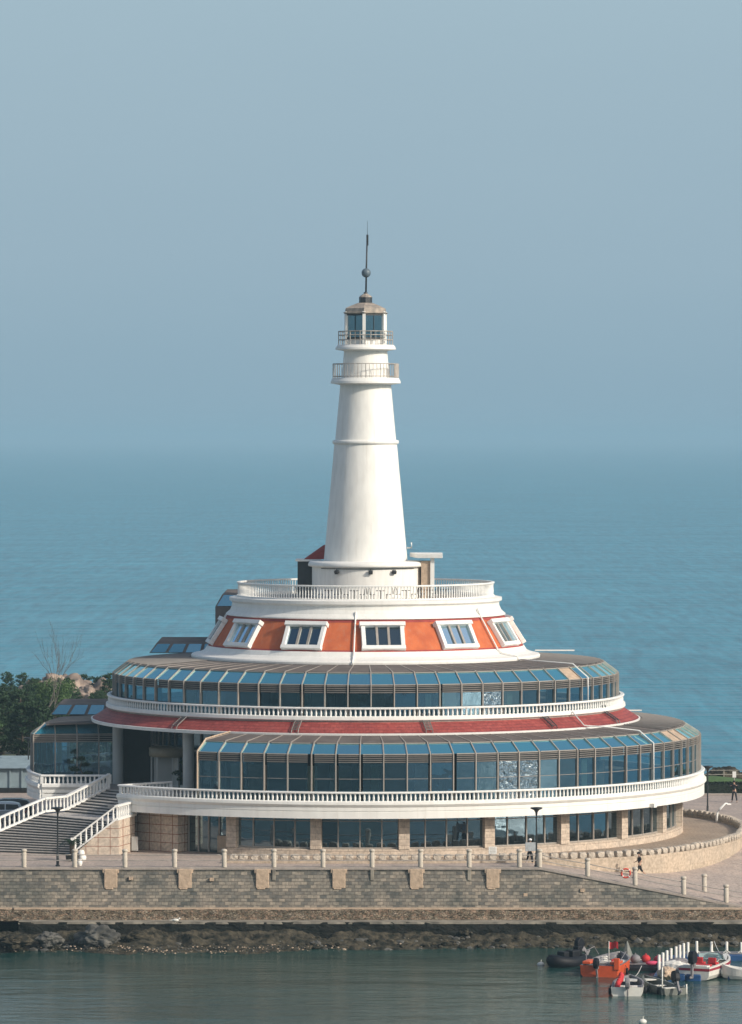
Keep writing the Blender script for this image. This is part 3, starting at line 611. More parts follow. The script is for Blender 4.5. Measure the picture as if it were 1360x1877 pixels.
# glazed tiers ------------------------------------------------------
def tier(tag_, Rw, Rk, z_bot, z_low, z_top, R_in, z_in, angs, opaque, spacing, end_ts=()):
    # rib: closed outline in the (R,z) plane, extruded
    th = 0.038; dpt = 0.14
    outl = [(R_in, z_in+0.02), (Rk, z_top+0.05), (Rw+0.03, z_low+0.10), (Rw+dpt, z_low-0.02), (Rw+dpt, z_bot), (Rw-0.1, z_bot), (Rw-0.1, z_low-0.05), (Rk-0.06, z_top-0.06), (R_in, z_in-0.08)]
    rb = MB(); n = len(outl)
    vs = [(-th, -r, z) for r, z in outl]+[(th, -r, z) for r, z in outl]
    rb.add(vs, [(i, (i+1) % n, n+(i+1) % n, n+i) for i in range(n)]+[tuple(range(n)), tuple(range(2*n-1, n-1, -1))])
    ribd = rb.data('rib', M['ribm'])
    half = R_(spacing/2)
    hw = Rw*math.tan(half)-th; hk = Rk*math.tan(half)-th; c = math.cos(half)
    v0 = Vector((0, -Rw, z_low-0.04)); 
    sk = MB(); sk.quad((-hw, -(Rw+0.02)*c, z_low+0.02), (hw, -(Rw+0.02)*c, z_low+0.02), (hk, -(Rk+0.02)*c, z_top-0.08), (-hk, -(Rk+0.02)*c, z_top-0.08))
    skd = sk.data('skylight_pane', M['skylight'], fix=False); sko = MB(); sko.add(sk.v, sk.f); skod = sko.data('skylight_pane', M['lintel'], fix=False)
    pn = MB(); pn.quad((-hw, -Rw*c, z_bot), (hw, -Rw*c, z_bot), (hw, -Rw*c, z_low-0.6), (-hw, -Rw*c, z_low-0.6))
    pnd = pn.data('glass_pane', M['pane'], fix=False)
    pnrd = pn.data('glass_pane', M['glintpane'], fix=False)
    cur = MB(); cur.box((0.15, -(Rw-0.4), (z_bot+z_low-0.7)/2), (hw*1.5, 0.05, z_low-z_bot-0.7)); curd = cur.data('curtain', M['curtain'])
    lv = MB()
    for k in range(4):
        z = z_low-0.12-0.14*k
        lv.box((0, -(Rw+0.03)*c, z), (2*hw, 0.10, 0.055))
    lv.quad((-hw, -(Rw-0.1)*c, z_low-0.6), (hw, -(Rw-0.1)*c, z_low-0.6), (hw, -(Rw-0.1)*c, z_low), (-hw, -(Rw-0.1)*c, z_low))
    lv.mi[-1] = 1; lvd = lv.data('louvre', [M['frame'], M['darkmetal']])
    trds = [MB().box((0, -(Rw+0.01)*c, z_low+0.0), (2*hw, 0.10, 0.07)).data('transom', M['ribm']), MB().box((0, -(Rk+0.02)*c, z_top-0.05), (2*hk, 0.12, 0.06)).data('transom', M['ribm'])]
    if z_low-z_bot > 3: trds.append(MB().box((0, -(Rw+0.01)*c, z_bot+1.9), (2*hw, 0.05, 0.045)).data('transom', M['frame']))
    rr = random.Random(3)
    order = sorted(range(len(angs)), key=lambda i: abs(angs[i][0]-5))
    cnt = 0
    for i in order:
        t, bay = angs[i]
        def mk(nm, d, tt, par=B):
            o = bpy.data.objects.new(nm, d); C.objects.link(o); o.parent = par; o.rotation_euler.z = R_(tt); return o
        mk('rib', ribd, t)
        if not bay: continue
        tm = t+spacing/2
        p = mk('glass_pane', pnrd if 22 < tm < 31 and round(tm*7) % 3 != 1 else pnd, tm+rr.uniform(-0.5, 0.5))
        s = mk('skylight_pane', skod if any(abs(tm-q) < spacing/2 for q in opaque) else skd, tm)
        [mk('transom', trd, 0, p) for trd in trds]; mk('louvre', lvd, 0, p)
        if rr.random() < 0.36 and t < 45: 
            o = mk('curtain', curd, 0, p); o.scale = (rr.uniform(0.35, 1), 1, 1)
    return
def interiors(R0, z0, h, angs, seed):
    r = random.Random(seed)
    for t in angs:
        k = r.random()
        if k < 0.45:
            m = MB(); m.box((0, -(R0+r.uniform(-1.2, 0.8)), z0+h*0.5), (r.uniform(0.5, 1.6), 0.12, h)); o = m.build('partition', M['curtain'] if r.random() < 0.5 else M['lintel'], B); o.rotation_euler.z = R_(t)
        else:
            m = MB(); m.box((0, -(R0+0.6), z0+0.72), (1.0, 0.8, 0.05)).box((0, -(R0+0.6), z0+0.36), (0.1, 0.1, 0.7)); o = m.build('table', M['trim'], B); o.rotation_euler.z = R_(t)
interiors(22.4, 3.66, 2.6, [-25+5.1*k for k in range(17)], 4)
interiors(16.6, 9.22, 1.9, [-60+6.3*k for k in range(19)], 8)
T2 = [(1.25+5*k, True) for k in range(-22, 22)]
tier('upper', 18.75, 17.7, 9.22, 11.75, 12.6, 13.0, 12.86, T2, (52,), 5)
T1 = [(-0.8+3.76*k, True) for k in range(0, 30)]+[(-0.8+3.9*k, True) for k in range(-7, 0)]
tier('lower', 24.83, 23.75, 3.65, 7.25, 8.0, 20.2, 8.3, T1, (65.5, 69), 3.76)
T1b = [(-83.2-3.76*k, True) for k in range(1, 9)]
tier('lower', 24.83, 23.75, 3.65, 7.25, 8.0, 20.2, 8.3, T1b, (), 3.76)
MB().tube([P(24.95, -28.1, 3.66), P(24.95, -28.1, 7.3), P(23.75, -28.1, 8.1), P(20.3, -28.1, 8.4)], 0.065, 4).build('corner_post', M['lintel'], B)
solid('metal_roof', [(12.9, 12.78), (12.9, 12.88), (17.72, 12.60), (17.72, 12.52)], M['brown'])
solid('metal_roof', [(20.0, 8.22), (20.0, 8.32), (23.77, 8.0), (23.77, 7.92)], M['brown'], -28.1, 178, 128)
solid('metal_roof', [(14.0, 8.12), (14.0, 8.32), (23.77, 8.0), (23.77, 7.92)], M['brown'], -118, -83.3, 24)
for ts, ra, za, rb_, zb in (([66+k*1.6 for k in range(69)]+[-62-k*1.6 for k in range(72)], 13.1, 12.90, 17.6, 12.64), ([66+k*1.6 for k in range(69)], 20.6, 8.33, 23.6, 8.06), ([-84-k*1.5 for k in range(22)], 18.6, 8.31, 23.6, 8.05)):
    seam = MB()
    for t in ts: seam.tube([P(ra, t, za), P(rb_, t, zb)], 0.035, 4, cap=False)
    seam.build('roof_seam', M['frame'], B)
# straight glazed end of the left wing
def end_wall(tcut, Ri, Ro, nb, nm='wing_end'):
    a = P(Ro, tcut, 0); b = P(Ri, tcut, 0); d = (b-a); L = d.length; d.normalize(); nr = Vector((d.y, -d.x, 0))
    if nr.y > 0: nr = -nr
    e = MB().box(((a+b)/2)+Vector((0, 0, 7.25)), (L, 0.1, 0.1), rz=math.atan2(d.y, d.x)).build(nm, M['ribm'], B)
    hb = L/nb
    for i in range(nb+1):
        q = a+d*hb*i
        f = MB(); up = max(0, 0.75-0.0*i)
        f.box(q+nr*0.08+Vector((0, 0, 5.45)), (0.09, 0.2, 3.6), rz=math.atan2(d.y, d.x))
        q1 = q+nr*0.12+Vector((0, 0, 7.27)); q2 = q-nr*0.95+Vector((0, 0, 8.06))
        if i == 0: q2 = q2+d*0.9
        f.tube([q1, q2], 0.06, 4); f.build('rib', M['ribm'], e)
        if i < nb:
            p0 = q+d*0.04; p1 = q+d*(hb-0.04)
            MB().quad(p0+Vector((0, 0, 3.66)), p1+Vector((0, 0, 3.66)), p1+Vector((0, 0, 6.65)), p0+Vector((0, 0, 6.65))).build('glass_pane', M['pane'], e, fix=False)
            l0 = MB()
            for k in range(4): l0.box((p0+p1)/2+nr*0.05+Vector((0, 0, 7.12-0.14*k)), (hb-0.08, 0.12, 0.05), rz=math.atan2(d.y, d.x))
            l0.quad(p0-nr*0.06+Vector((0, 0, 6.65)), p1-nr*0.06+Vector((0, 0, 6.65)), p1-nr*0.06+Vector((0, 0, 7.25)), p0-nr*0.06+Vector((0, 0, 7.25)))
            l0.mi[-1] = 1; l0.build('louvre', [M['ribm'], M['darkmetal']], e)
            o0 = d*0.9 if i == 0 else Vector((0, 0, 0))
            MB().quad(p0+nr*0.1+Vector((0, 0, 7.3)), p1+nr*0.1+Vector((0, 0, 7.3)), p1-nr*0.9+Vector((0, 0, 8.0)), p0-nr*0.9+o0+Vector((0, 0, 8.0))).build('skylight_pane', M['skylight'], e, fix=False)
end_wall(-83.2, 18.3, 24.75, 4)
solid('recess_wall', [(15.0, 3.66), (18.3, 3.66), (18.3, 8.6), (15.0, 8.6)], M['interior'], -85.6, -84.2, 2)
# brown strip that closes the roof above the end wall
# rear stair enclosures that step over the roofs at the back left
def enclosure(x0, x1, y, z0, z1, zr, n, dep=4, drop=0):
    q = MB(); q.add([(x0-0.5, y, z0), (x1, y, z0), (x1, y+0.9, z1), (x0, y+0.9, z1), (x1, y+dep, zr), (x0+0.3, y+dep, zr), (x0-0.5, y+dep, z0-drop), (x1, y+dep, z0-drop), (x0-0.5, y, z0-drop), (x1, y, z0-drop)],
                    [(3, 2, 4, 5), (0, 3, 5, 6), (0, 6, 8), (0, 1, 9, 8), (5, 4, 7, 6), (0, 1, 2, 3)])
    e = q.build('stair_enclosure', M['brown'], B)
    for i in range(n):
        a0 = x0-0.5+(x1-x0+0.5)*i/n+0.12; a1 = x0-0.5+(x1-x0+0.5)*(i+1)/n-0.12
        b0 = x0+(x1-x0)*i/n+0.12; b1 = x0+(x1-x0)*(i+1)/n-0.12
        MB().quad((a0, y-0.03, z0+0.05), (a1, y-0.03, z0+0.05), (b1, y+0.84, z1-0.04), (b0, y+0.84, z1-0.04)).build('skylight_pane', M['skylight'], e, fix=False)
    return e
enclosure(-23.4, -18.5, 5.5, 8.2, 8.95, 9.2, 4)
enclosure(-16.0, -11.2, 7.5, 12.8, 13.5, 13.85, 4)
enclosure(-11.0, -8.6, 8.5, 16.3, 17.2, 17.5, 1, drop=3.6)
# white pipes over the roofs at the right
pp = MB(); pp.tube([P(13.2, 59, 13.0), P(14.5, 58, 12.95), P(17.75, 58, 12.8), P(19.0, 58, 11.85), P(19.02, 58, 10.0)], 0.05, 6)
pp.tube([P(19.42, 50, 9.5), P(20.5, 50, 8.55), P(21.5, 54, 8.4), P(23.85, 55.5, 8.2), P(25.0, 55.6, 7.35), P(25.02, 55.6, 4.4)], 0.05, 6)
pp.build('drainpipe', M['trim'], B)
MB().box((14.3, 5.0, 13.12), (3.0, 0.10, 0.10)).build('roof_pipe', M['trim'], B)
MB().box((20.0, 6.0, 8.52), (1.9, 0.10, 0.10)).build('roof_pipe', M['trim'], B)
MB().box(P(25.35, 54, 2.95), (0.35, 0.5, 0.28), rz=R_(54)).build('deck_floodlight', M['trim'], B)

# ground storey
piers = [-23.4+15*k for k in range(0, 12)]
solid('plinth', [(22.9, -0.02), (23.62, -0.02), (23.62, 0.50), (23.5, 0.56), (22.9, 0.56)], M['pier'], -24.2, 160, 120)
solid('stone_wall', [(23.0, -0.02), (23.4, -0.02), (23.4, 2.94), (23.0, 2.94)], M['stonepanel'], -52, -34.5, 12)
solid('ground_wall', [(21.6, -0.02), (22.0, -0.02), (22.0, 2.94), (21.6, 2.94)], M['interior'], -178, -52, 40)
pm = MB(); pm.box((0, -23.42, 1.75), (0.76, 0.5, 2.4)); pmd = pm.data('pier', M['pier'])
gw = MB(); hwid = 23.3*math.tan(R_(15/8))
gw.quad((-hwid+.05, -23.2, 0.57), (hwid-.05, -23.2, 0.57), (hwid-.05, -23.2, 2.94), (-hwid+.05, -23.2, 2.94)); gwd = gw.data('glass_pane', M['gpane'], fix=False)
gf = MB(); gf.box((-hwid, -23.24, 1.75), (0.08, 0.14, 2.38)).box((0, -23.24, 2.5), (2*hwid-.1, 0.08, 0.05)).box((0, -23.24, 0.62), (2*hwid-.1, 0.1, 0.1)); gfd = gf.data('window_frame', M['ribm'])
for i, t in enumerate(piers):
    o = bpy.data.objects.new('pier', pmd); C.objects.link(o); o.parent = B; o.rotation_euler.z = R_(t)
    if i == 2-1 or True:
        for k in range(4):
            tt = t+15*(k+0.5)/4
            o = bpy.data.objects.new('glass_pane', gwd); C.objects.link(o); o.parent = B; o.rotation_euler.z = R_(tt)
            if i < 8:
                f = bpy.data.objects.new('window_frame', gfd); C.objects.link(f); f.parent = o
# entrance doors at ground level, set back in the shade
ds = MB()
for t in (-34, -31.8, -29.6, -27.4, -25.2): ds.box(P(22.3, t, 1.45), (0.1, 0.12, 2.9), rz=R_(t))
ds.sweep([(22.2, 2.55), (22.35, 2.55), (22.35, 2.94), (22.2, 2.94)], -34.5, -24, 6)
d_ = ds.build('entrance_door_frame', M['ribm'], B)
m = MB().sweep([(22.24, 0.02), (22.26, 0.02), (22.26, 2.55), (22.24, 2.55)], -34.3, -24.5, 6); m.build('door_glass', M['gpane'], d_)
MB().box(P(22.45, -26.6, 0.62), (0.75, 0.1, 1.2), rz=R_(-26.6)).build('door_panel', M['lintel'], d_)
solid('return_wall', [(22.0, 0), (23.4, 0), (23.4, 2.94), (22.0, 2.94)], M['stonepanel'], -35.0, -34.4, 1)
for t, wd_ in ((-12.0, 1.6), (-10.6, 1.2)):
    MB().box(P(22.6, t, 1.7), (wd_, 0.05, 2.3), rz=R_(t)).build('curtain', M['curtain'], B)

# first-floor entrance: columns, dark glass, revolving door
for q in ((-18.3, -3.4), (-12.7, -13.4)):
    MB().lathe([(0.40, 3.64), (0.40, 8.25)], 24, c=q).build('entrance_column', M['column'], B)
gl = MB().sweep([(15.9, 3.66), (15.93, 3.66), (15.93, 8.5), (15.9, 8.5)], -84, -28, 14).build('entrance_glazing', M['pane'], B)
fr = MB()
for k in range(15): fr.box(P(16.0, -84+4*k, 6.0), (0.08, 0.12, 4.8), rz=R_(-84+4*k))
fr.sweep([(15.95, 6.5), (16.05, 6.5), (16.05, 6.6), (15.95, 6.6)], -84, -28, 14)
fr.build('frame', M['frame'], gl)
rv = P(16.4, -58.5, 0)
c_ = MB().lathe([(1.75, 6.05), (1.78, 6.1), (1.78, 6.65), (1.7, 6.7)], 32, c=(rv.x, rv.y)).build('revolving_door', M['brass'], B)
f_ = MB()
for k in range(8):
    a = 2*math.pi*k/8; f_.box((rv.x+1.6*math.sin(a), rv.y-1.6*math.cos(a), 4.85), (0.09, 0.09, 2.4))
for a in (0.3, 1.87): f_.box((rv.x, rv.y, 4.85), (2.9, 0.04, 2.3), rz=a)
f_.build('door_leaf', M['column'], c_)

# grand stair -------------------------------------------------------
S = thing('grand_staircase', 'broad stone outdoor stairs with landing rising left of the deck', 'staircase')
def lerp(a, b, t): return Vector(a)+(Vector(b)-Vector(a))*t
def flight(L0, R0, L1, R1, n):
    tr = MB(); ri = MB()
    for i in range(n):
        a = lerp(L0, L1, i/n); b = lerp(R0, R1, i/n); a2 = lerp(L0, L1, (i+1)/n); b2 = lerp(R0, R1, (i+1)/n)
        z = a2.z
        tr.add([(a.x, a.y, z), (b.x, b.y, z), (b2.x, b2.y, z), (a2.x, a2.y, z), (a.x, a.y, z-0.05), (b.x, b.y, z-0.05)], [(0, 1, 2, 3), (4, 5, 1, 0)])
        ri.add([(a.x, a.y, a.z-0.01), (b.x, b.y, b.z-0.01), (b.x, b.y, z-0.05), (a.x, a.y, z-0.05)], [(0, 1, 2, 3)])
    return tr, ri
LL, LR = (-22.9, -14.6, 2.3), (-17.4, -21.0, 2.3)
UL, UR = (-21.6, -12.8, 2.3), (-16.4, -18.2, 2.3)
BL, BR = (-28.6, -18.2, 0), (-20.3, -21.4, 0)
TL, TR = (-18.6, -8.6, 3.66), (-13.9, -14.9, 3.66)
t1, r1 = flight(BL, BR, LL, LR, 15); t2, r2 = flight(UL, UR, TL, TR, 9)
t1.add(t2.v, t2.f); r1.add(r2.v, r2.f)
t1.add([LL, LR, UR, UL], [(0, 1, 2, 3)])
t1.build('tread', M['step'], S); r1.build('riser', M['riser'], S)
sk = MB(); sk.add([LL, UL, (UL[0], UL[1], 0), (LL[0], LL[1], 0)], [(0, 1, 2, 3)]).add([UL, TL, (TL[0], TL[1], 0), (UL[0], UL[1], 0)], [(0, 1, 2, 3)])
sk.add([BL, LL, (LL[0], LL[1], 0)], [(0, 1, 2)]); sk.build('left_wall', M['stonepanel'], S)
pw = MB(); pw.add([(-20.45, -21.6, 0), (-17.25, -21.75, 0), (-17.25, -21.75, 2.42), (-17.6, -21.75, 2.42)], [(0, 1, 2, 3)])
pw.add([(-17.25, -21.75, 0), (-16.3, -18.2, 0), (-16.3, -18.2, 2.5), (-17.25, -21.75, 2.42)], [(0, 1, 2, 3)]); pw.build('side_wall', M['stonepanel'], S)
def stair_rail(pts, name='stair_balustrade', cap=33):
    pts = [Vector(p) for p in pts]
    r = MB()
    for a, b in zip(pts[:-1], pts[1:]):
        d = b-a; h = math.hypot(d.x, d.y); nr = Vector((d.y, -d.x, 0))/h*0.13
        for z0, z1, ww in ((0.93, 1.07, 1), (0, 0.14, 1.15)):
            n2 = nr*ww
            q = [a-n2+Vector((0, 0, z0)), a+n2+Vector((0, 0, z0)), a+n2+Vector((0, 0, z1)), a-n2+Vector((0, 0, z1))]
            q2 = [v+d for v in q]
            r.add(q+q2, [(0, 1, 2, 3), (7, 6, 5, 4), (0, 4, 5, 1), (1, 5, 6, 2), (2, 6, 7, 3), (3, 7, 4, 0)])
    for p in (pts[0], pts[-1]): r.box(p+Vector((0, 0, 0.55)), (0.24, 0.24, 1.1))
    o = r.build(name, M['trim'], S)
    sp_ = []
    for a, b in zip(pts[:-1], pts[1:]):
        L = math.hypot(b.x-a.x, b.y-a.y); n = max(2, int(L/0.36))
        for i in range(n): sp_.append(lerp(a, b, (i+0.5)/n)+Vector((0, 0, 0.1)))
    balusters(o, sp_, 0.86, 0.08, 50)
stair_rail([(-28.7, -18.0, 0.12), (-22.95, -14.4, 2.42), (-21.55, -12.7, 2.42), (-18.7, -8.7, 3.68)])
stair_rail([(-20.5, -21.5, 0.1), (-17.45, -21.65, 2.42), (-16.3, -18.2, 2.5)])

# ------------------------------------------------------------------ sea wall, promenade railing
W = thing('sea_wall', 'long grey block sea wall below the promenade', 'sea wall')
def zt(x): return 0.0 if x < 11.9 else max(-2.7, -(x-11.9)*0.19)
xs = [-60+2*k for k in range(36)]+[11.9]+[13+1.5*k for k in range(8)]+[26, 28, 40, 60]
m = MB(); vs = []; fs = []
for x in xs: vs += [(x, -31.02, zt(x)-0.12), (x, -31.45, -2.80)]
for i in range(len(xs)-1): fs.append((2*i, 2*i+2, 2*i+3, 2*i+1))
m.add(vs, fs); m.build('block_face', M['seastone'], W)
m = MB(); m.path([(0.13, -0.18), (0.13, 0.0), (-0.45, 0.0), (-0.45, -0.18)], [(x, -31.0, zt(x)+0.02) for x in xs]); m.build('coping', M['coping'], W, bevel=0.02)
def rough_strip(name, y0, z0, y1, z1, x0, x1, nx_, nz_, amp, mt, parent, seed=0, cap=None):
    m = MB(); vs = []; fs = []
    for j in range(nz_+1):
        for i in range(nx_+1):
            x = x0+(x1-x0)*i/nx_; f = j/nz_; y = y0+(y1-y0)*f; z = z0+(z1-z0)*f
            dn = noise.fractal(Vector((x*0.9, z*1.6, seed)), 0.8, 2.2, 4)*amp
            vs.append((x, y-dn, z+dn*0.3))
    for j in range(nz_):
        for i in range(nx_): fs.append((j*(nx_+1)+i, j*(nx_+1)+i+1, (j+1)*(nx_+1)+i+1, (j+1)*(nx_+1)+i))
    m.add(vs, fs)
    return m
m = rough_strip('', -31.95, -2.76, -32.0, -3.55, -60, 60, 500, 8, 0.10, None, None, 3); m.add([(-60, -31.3, -2.76), (60, -31.3, -2.76), (60, -31.97, -2.76), (-60, -31.97, -2.76)], [(0, 1, 2, 3)])
m.build('rubble_course', M['rubble'], W)
m = MB(); m.box((18.2, -31.66, -2.73), (84, 0.62, 0.10)).box((-42, -31.66, -2.73), (36, 0.62, 0.10)); m.build('ledge', M['lintel'], W)
m = rough_strip('', -33.25, -3.50, -33.3, -4.9, -23.4, 60, 420, 10, 0.12, None, None, 9); m.build('wet_footing', M['wetconc'], W)
m = MB(); vs = []; fs = []
for i in range(280):
    x = -23.4+83.4*i/279; vs += [(x, -31.9, -3.47), (x, -33.28-0.1*noise.noise(Vector((x*1.3, 0, 4))), -3.47), (x, -33.28-0.1*noise.noise(Vector((x*1.3, 0, 4))), -3.62)]
for i in range(279): fs += [(3*i, 3*i+3, 3*i+4, 3*i+1), (3*i+1, 3*i+4, 3*i+5, 3*i+2)]
m.add(vs, fs); m.build('footing_top', M['ledge'], W)
rr = random.Random(5)
for k, xp in enumerate((203, 339, 481, 621, 763, 903)):
    X = (xp-680)*318.9/8600+0.4; b = MB(); b.box((X, -31.04, -0.74), (0.9, 0.5, 1.3)).box((X, -31.0, -0.24), (1.12, 0.5, 0.28)).box((X-0.1, -31.06, -1.42), (0.55, 0.48, 0.12))
    b.build('bracket', M['lintel'], W, bevel=0.05)
for xp in (502, 682, 860): 
    X = (xp-680)*318.9/8600+0.4; MB().box((X, -31.06, -0.5), (0.24, 0.3, 0.75)).build('water_spout', M['ledge'], W, bevel=0.03)
for xp, yp in ((240, 1610), (963, 1640), (1067, 1632), (388, 1612)):
    X = (xp-680)*318.9/8600+0.4; z = 29.3-(yp-800)*318.8/8600; MB().box((X, -31.22, z), (0.28, 0.2, 0.22)).build('weep_stone', M['lintel'], W, bevel=0.02)

F = thing('promenade_railing', 'pale round granite posts with two thin rails along the sea wall top', 'railing')
pxs = [-46, 44, 137, 229, 320, 411, 502, 592, 682, 771, 860, 952, 989, 1077, 1164, 1253, 1331, 1402]
pos = [((x-680)*319.0/8600+0.4) for x in pxs]
pm = MB(); pm.lathe([(0.17, 0), (0.17, 0.98), (0.15, 1.0), (0.15, 1.03), (0.20, 1.05), (0.20, 1.17), (0.15, 1.22), (0.02, 1.25)], 14)
pd = pm.data('post', M['postst'])
for X in pos:
    o = bpy.data.objects.new('post', pd); C.objects.link(o); o.parent = F; o.location = (X, -31.0, zt(X)+0.02)
for z in (0.86, 0.5):
    for a, b in zip(pos[:-1], pos[1:]):
        r = MB(); q = [(a+(b-a)*k/6, -31.0, zt(a)+(zt(b)-zt(a))*k/6+z-0.03*math.sin(math.pi*k/6)) for k in range(7)]
        r.tube(q, 0.032, 6); r.build('rail', M['railm'], F)
o = bpy.data.objects.new('bollard', pd); C.objects.link(o); p = px(1291, 1630, -1.75); p.z = ramp_z(p.x, p.y); o.location = p
tag(o, 'lone pale granite bollard standing on the ramp behind the railing', 'bollard')

# low rough wall round the terrace
LW = thing('terrace_wall', 'low curved stone wall with rough block coping around the terrace', 'stone wall')
prof = [(0.22, -3.0), (0.22, 0.18), (-0.2, 0.18), (-0.2, -0.1)]
m = MB(); m.path(prof, [(p.x, p.y) for p in WPs]); m.build('wall_face', M['lowwall'], LW)
# walk the path and put a rough block every ~0.62 m
acc = 0; last = WPs[0]; blocks = []
dense = smooth_path(WP, 40)
for a, b in zip(dense[:-1], dense[1:]):
    acc += (b-a).length
    if acc > 0.66: acc = 0; blocks.append(((a+b)/2, math.atan2((b-a).y, (b-a).x)))
capm = []
for v in range(5):
    c = MB(); n = 6
    bm = bmesh.new(); bmesh.ops.create_cube(bm, size=1); bmesh.ops.subdivide_edges(bm, edges=bm.edges, cuts=2, use_grid_fill=True)
    for vv in bm.verts:
        q = vv.co.copy(); f = 1-0.16*(abs(q.x*2)**3+abs(q.y*2)**3+abs(q.z*2)**3)/1.5
        nn = noise.noise_vector(q*2.2+Vector((v*7, 0, 0)))*0.10
        vv.co = Vector((q.x*0.66*f, q.y*0.56*f, q.z*0.50*f))+nn*0.6
    me = bpy.data.meshes.new('coping_block'); bm.to_mesh(me); bm.free(); me.materials.append(M['capst'])
    capm.append(me)
for i, (p, a) in enumerate(blocks[:100]):
    o = bpy.data.objects.new('coping_block', capm[rr.randrange(5)]); C.objects.link(o); o.parent = LW
    o.location = (p.x, p.y, 0.38+rr.uniform(-0.03, 0.03)); o.rotation_euler = (0, 0, a+rr.uniform(-0.06, 0.06)+(math.pi if rr.random() < 0.5 else 0)); o.scale = (rr.uniform(0.88, 1.0), 1, rr.uniform(0.9, 1.1))
rest = MB()
for p, a in blocks[100:]:
    me = capm[rr.randrange(5)]; mt_ = Matrix.Translation((p.x, p.y, 0.38)) @ Matrix.Rotation(a, 4, 'Z')
    rest.add([mt_ @ v.co for v in me.vertices], [tuple(q.vertices) for q in me.polygons])
if rest.v: tag(rest.build('coping_block', M['capst'], LW), kind='stuff')

# ------------------------------------------------------------------ rocks
def rock_shelf():
    m = MB(); vs = []; fs = []; nx_, ny_ = 700, 60
    for j in range(ny_+1):
        for i in range(nx_+1):
            x = -40+78*i/nx_; f = j/ny_; wdt = 5.9 if x < -12 else (5.9-(x+12)*0.12 if x < 18 else 2.3)
            wdt *= 0.85+0.25*noise.noise(Vector((x*0.22, 3, 0)))
            if -20 < x < -4: wdt += 1.7*math.sin((x+20)/16*math.pi)
            y = -33.0-wdt*f
            z = -4.22-1.0*f**1.2+noise.fractal(Vector((x*0.35, y*0.8, 1.5)), 0.7, 2.2, 7)*0.35*(1-0.3*f)-0.55*abs(noise.noise(Vector((x*0.55+y*0.3, y*1.5, 4))))+0.12
            z += 0.18*noise.noise(Vector((x*0.15+y*0.5, y*1.8, 9)))
            if j == ny_: z = -6
            vs.append((x, y, z))
    for j in range(ny_):
        for i in range(nx_): fs.append((j*(nx_+1)+i, j*(nx_+1)+i+1, (j+1)*(nx_+1)+i+1, (j+1)*(nx_+1)+i))
    m.add(vs, fs)
    return m
tag(rock_shelf().build('rocky_shore', M['rock']), kind='structure')
m = MB(); r = random.Random(77)
for k in range(900):
    x = r.uniform(-38, 33); wd0 = 5.4 if x < -12 else (5.4-(x+12)*0.115 if x < 18 else 1.9); f = r.random()**0.7; y = -33.4-wd0*f
    z = -4.38-0.85*f; s0 = r.uniform(0.06, 0.22)*(1.4 if r.random() < 0.12 else 1)
    bm = bmesh.new(); bmesh.ops.create_icosphere(bm, subdivisions=1, radius=1)
    q = Vector((r.uniform(0, 99), 0, 0)); m.cur = 1 if (r.random() < 0.10 and x < 4) else (2 if r.random() < 0.3 else 0); s0 = s0*0.4 if m.cur == 1 else s0
    vv = [Vector((v.co.x*s0*1.4, v.co.y*s0, v.co.z*s0*0.75))*(1+0.5*noise.noise(v.co*1.5+q))+Vector((x, y, z)) for v in bm.verts]
    m.add(vv, [tuple(v.index for v in p.verts) for p in bm.faces]); bm.free()
for k in range(420):
    x = r.gauss(-12, 5.5); y = -37.2-r.random()*1.9-1.2*math.exp(-((x+12)/5)**2)*r.random(); s0 = r.uniform(0.02, 0.06); m.cur = r.choice((1, 2, 2, 0))
    c = Vector((x, y, -4.86+0.12*r.random()+0.13*(y+39)))
    m.add([c+Vector((s0*a_*1.6, s0*b_, s0*c_)) for a_, b_, c_ in ((1, 0, 0), (-1, 0, 0), (0, 1, 0), (0, -1, 0), (0, 0, 1), (0, 0, -1))], [(0, 2, 4), (2, 1, 4), (1, 3, 4), (3, 0, 4), (2, 0, 5), (1, 2, 5), (3, 1, 5), (0, 3, 5)])
tag(m.build('shore_stones', [M['rock'], M['lintel'], M['rockgrey']], fix=False), kind='stuff')
def boulder(seed, sub=5):
    bm = bmesh.new(); bmesh.ops.create_icosphere(bm, subdivisions=sub, radius=1)
    for v in bm.verts:
        d = v.co.normalized(); c = noise.cell(d*1.6+Vector((seed*5.1, 0, 0)))
        cv = noise.voronoi(d*1.5+Vector((seed*2.3, 1, 7)))[0]
        v.co = d*(0.86+0.30*noise.noise(d*1.3+Vector((seed*3.7, 1, 2)))+0.45*(cv[1]-cv[0])**0.8-0.16*abs(noise.noise(d*3.1+Vector((seed, 5, 2))))-0.14*abs(noise.noise(d*7+Vector((seed, 5, 2))))+0.06*noise.noise(d*14))
    me = bpy.data.meshes.new('boulder'); bm.to_mesh(me); bm.free()
    for p in me.polygons: p.use_smooth = True
    return me
bl = [(113, 1706, 0.9, 0.75, 'small round grey boulder leaning left of the tallest shore boulder'), (150, 1702, 1.0, 1.25, 'tallest upright grey boulder at the foot of the sea wall'), (180, 1722, 2.1, 1.05, 'largest smooth humped grey boulder at the water edge'), (92, 1722, 1.3, 0.6, 'flat grey boulder leftmost in the cluster of shore boulders'), (30, 1725, 1.9, 0.5, 'long low slab of rock at the left water edge'), (250, 1718, 1.6, 0.45, 'low brown rock right of the humped grey boulder'), (855, 1712, 0.9, 0.4, 'small dark rock at the water edge below the block wall')]
for i, (x, y, s1, s2, lb) in enumerate(bl):
    me = boulder(i+1); me.materials.append(M['rockgrey'] if i < 4 else M['rock'])
    o = bpy.data.objects.new('shore_boulder', me); C.objects.link(o); p = px(x, y, -4.3); o.location = p
    o.scale = (s1*0.75, s1*0.6, s2*0.9); o.rotation_euler = (0, 0, i*1.3); tag(o, lb, 'boulder', 'boulders below the sea wall')
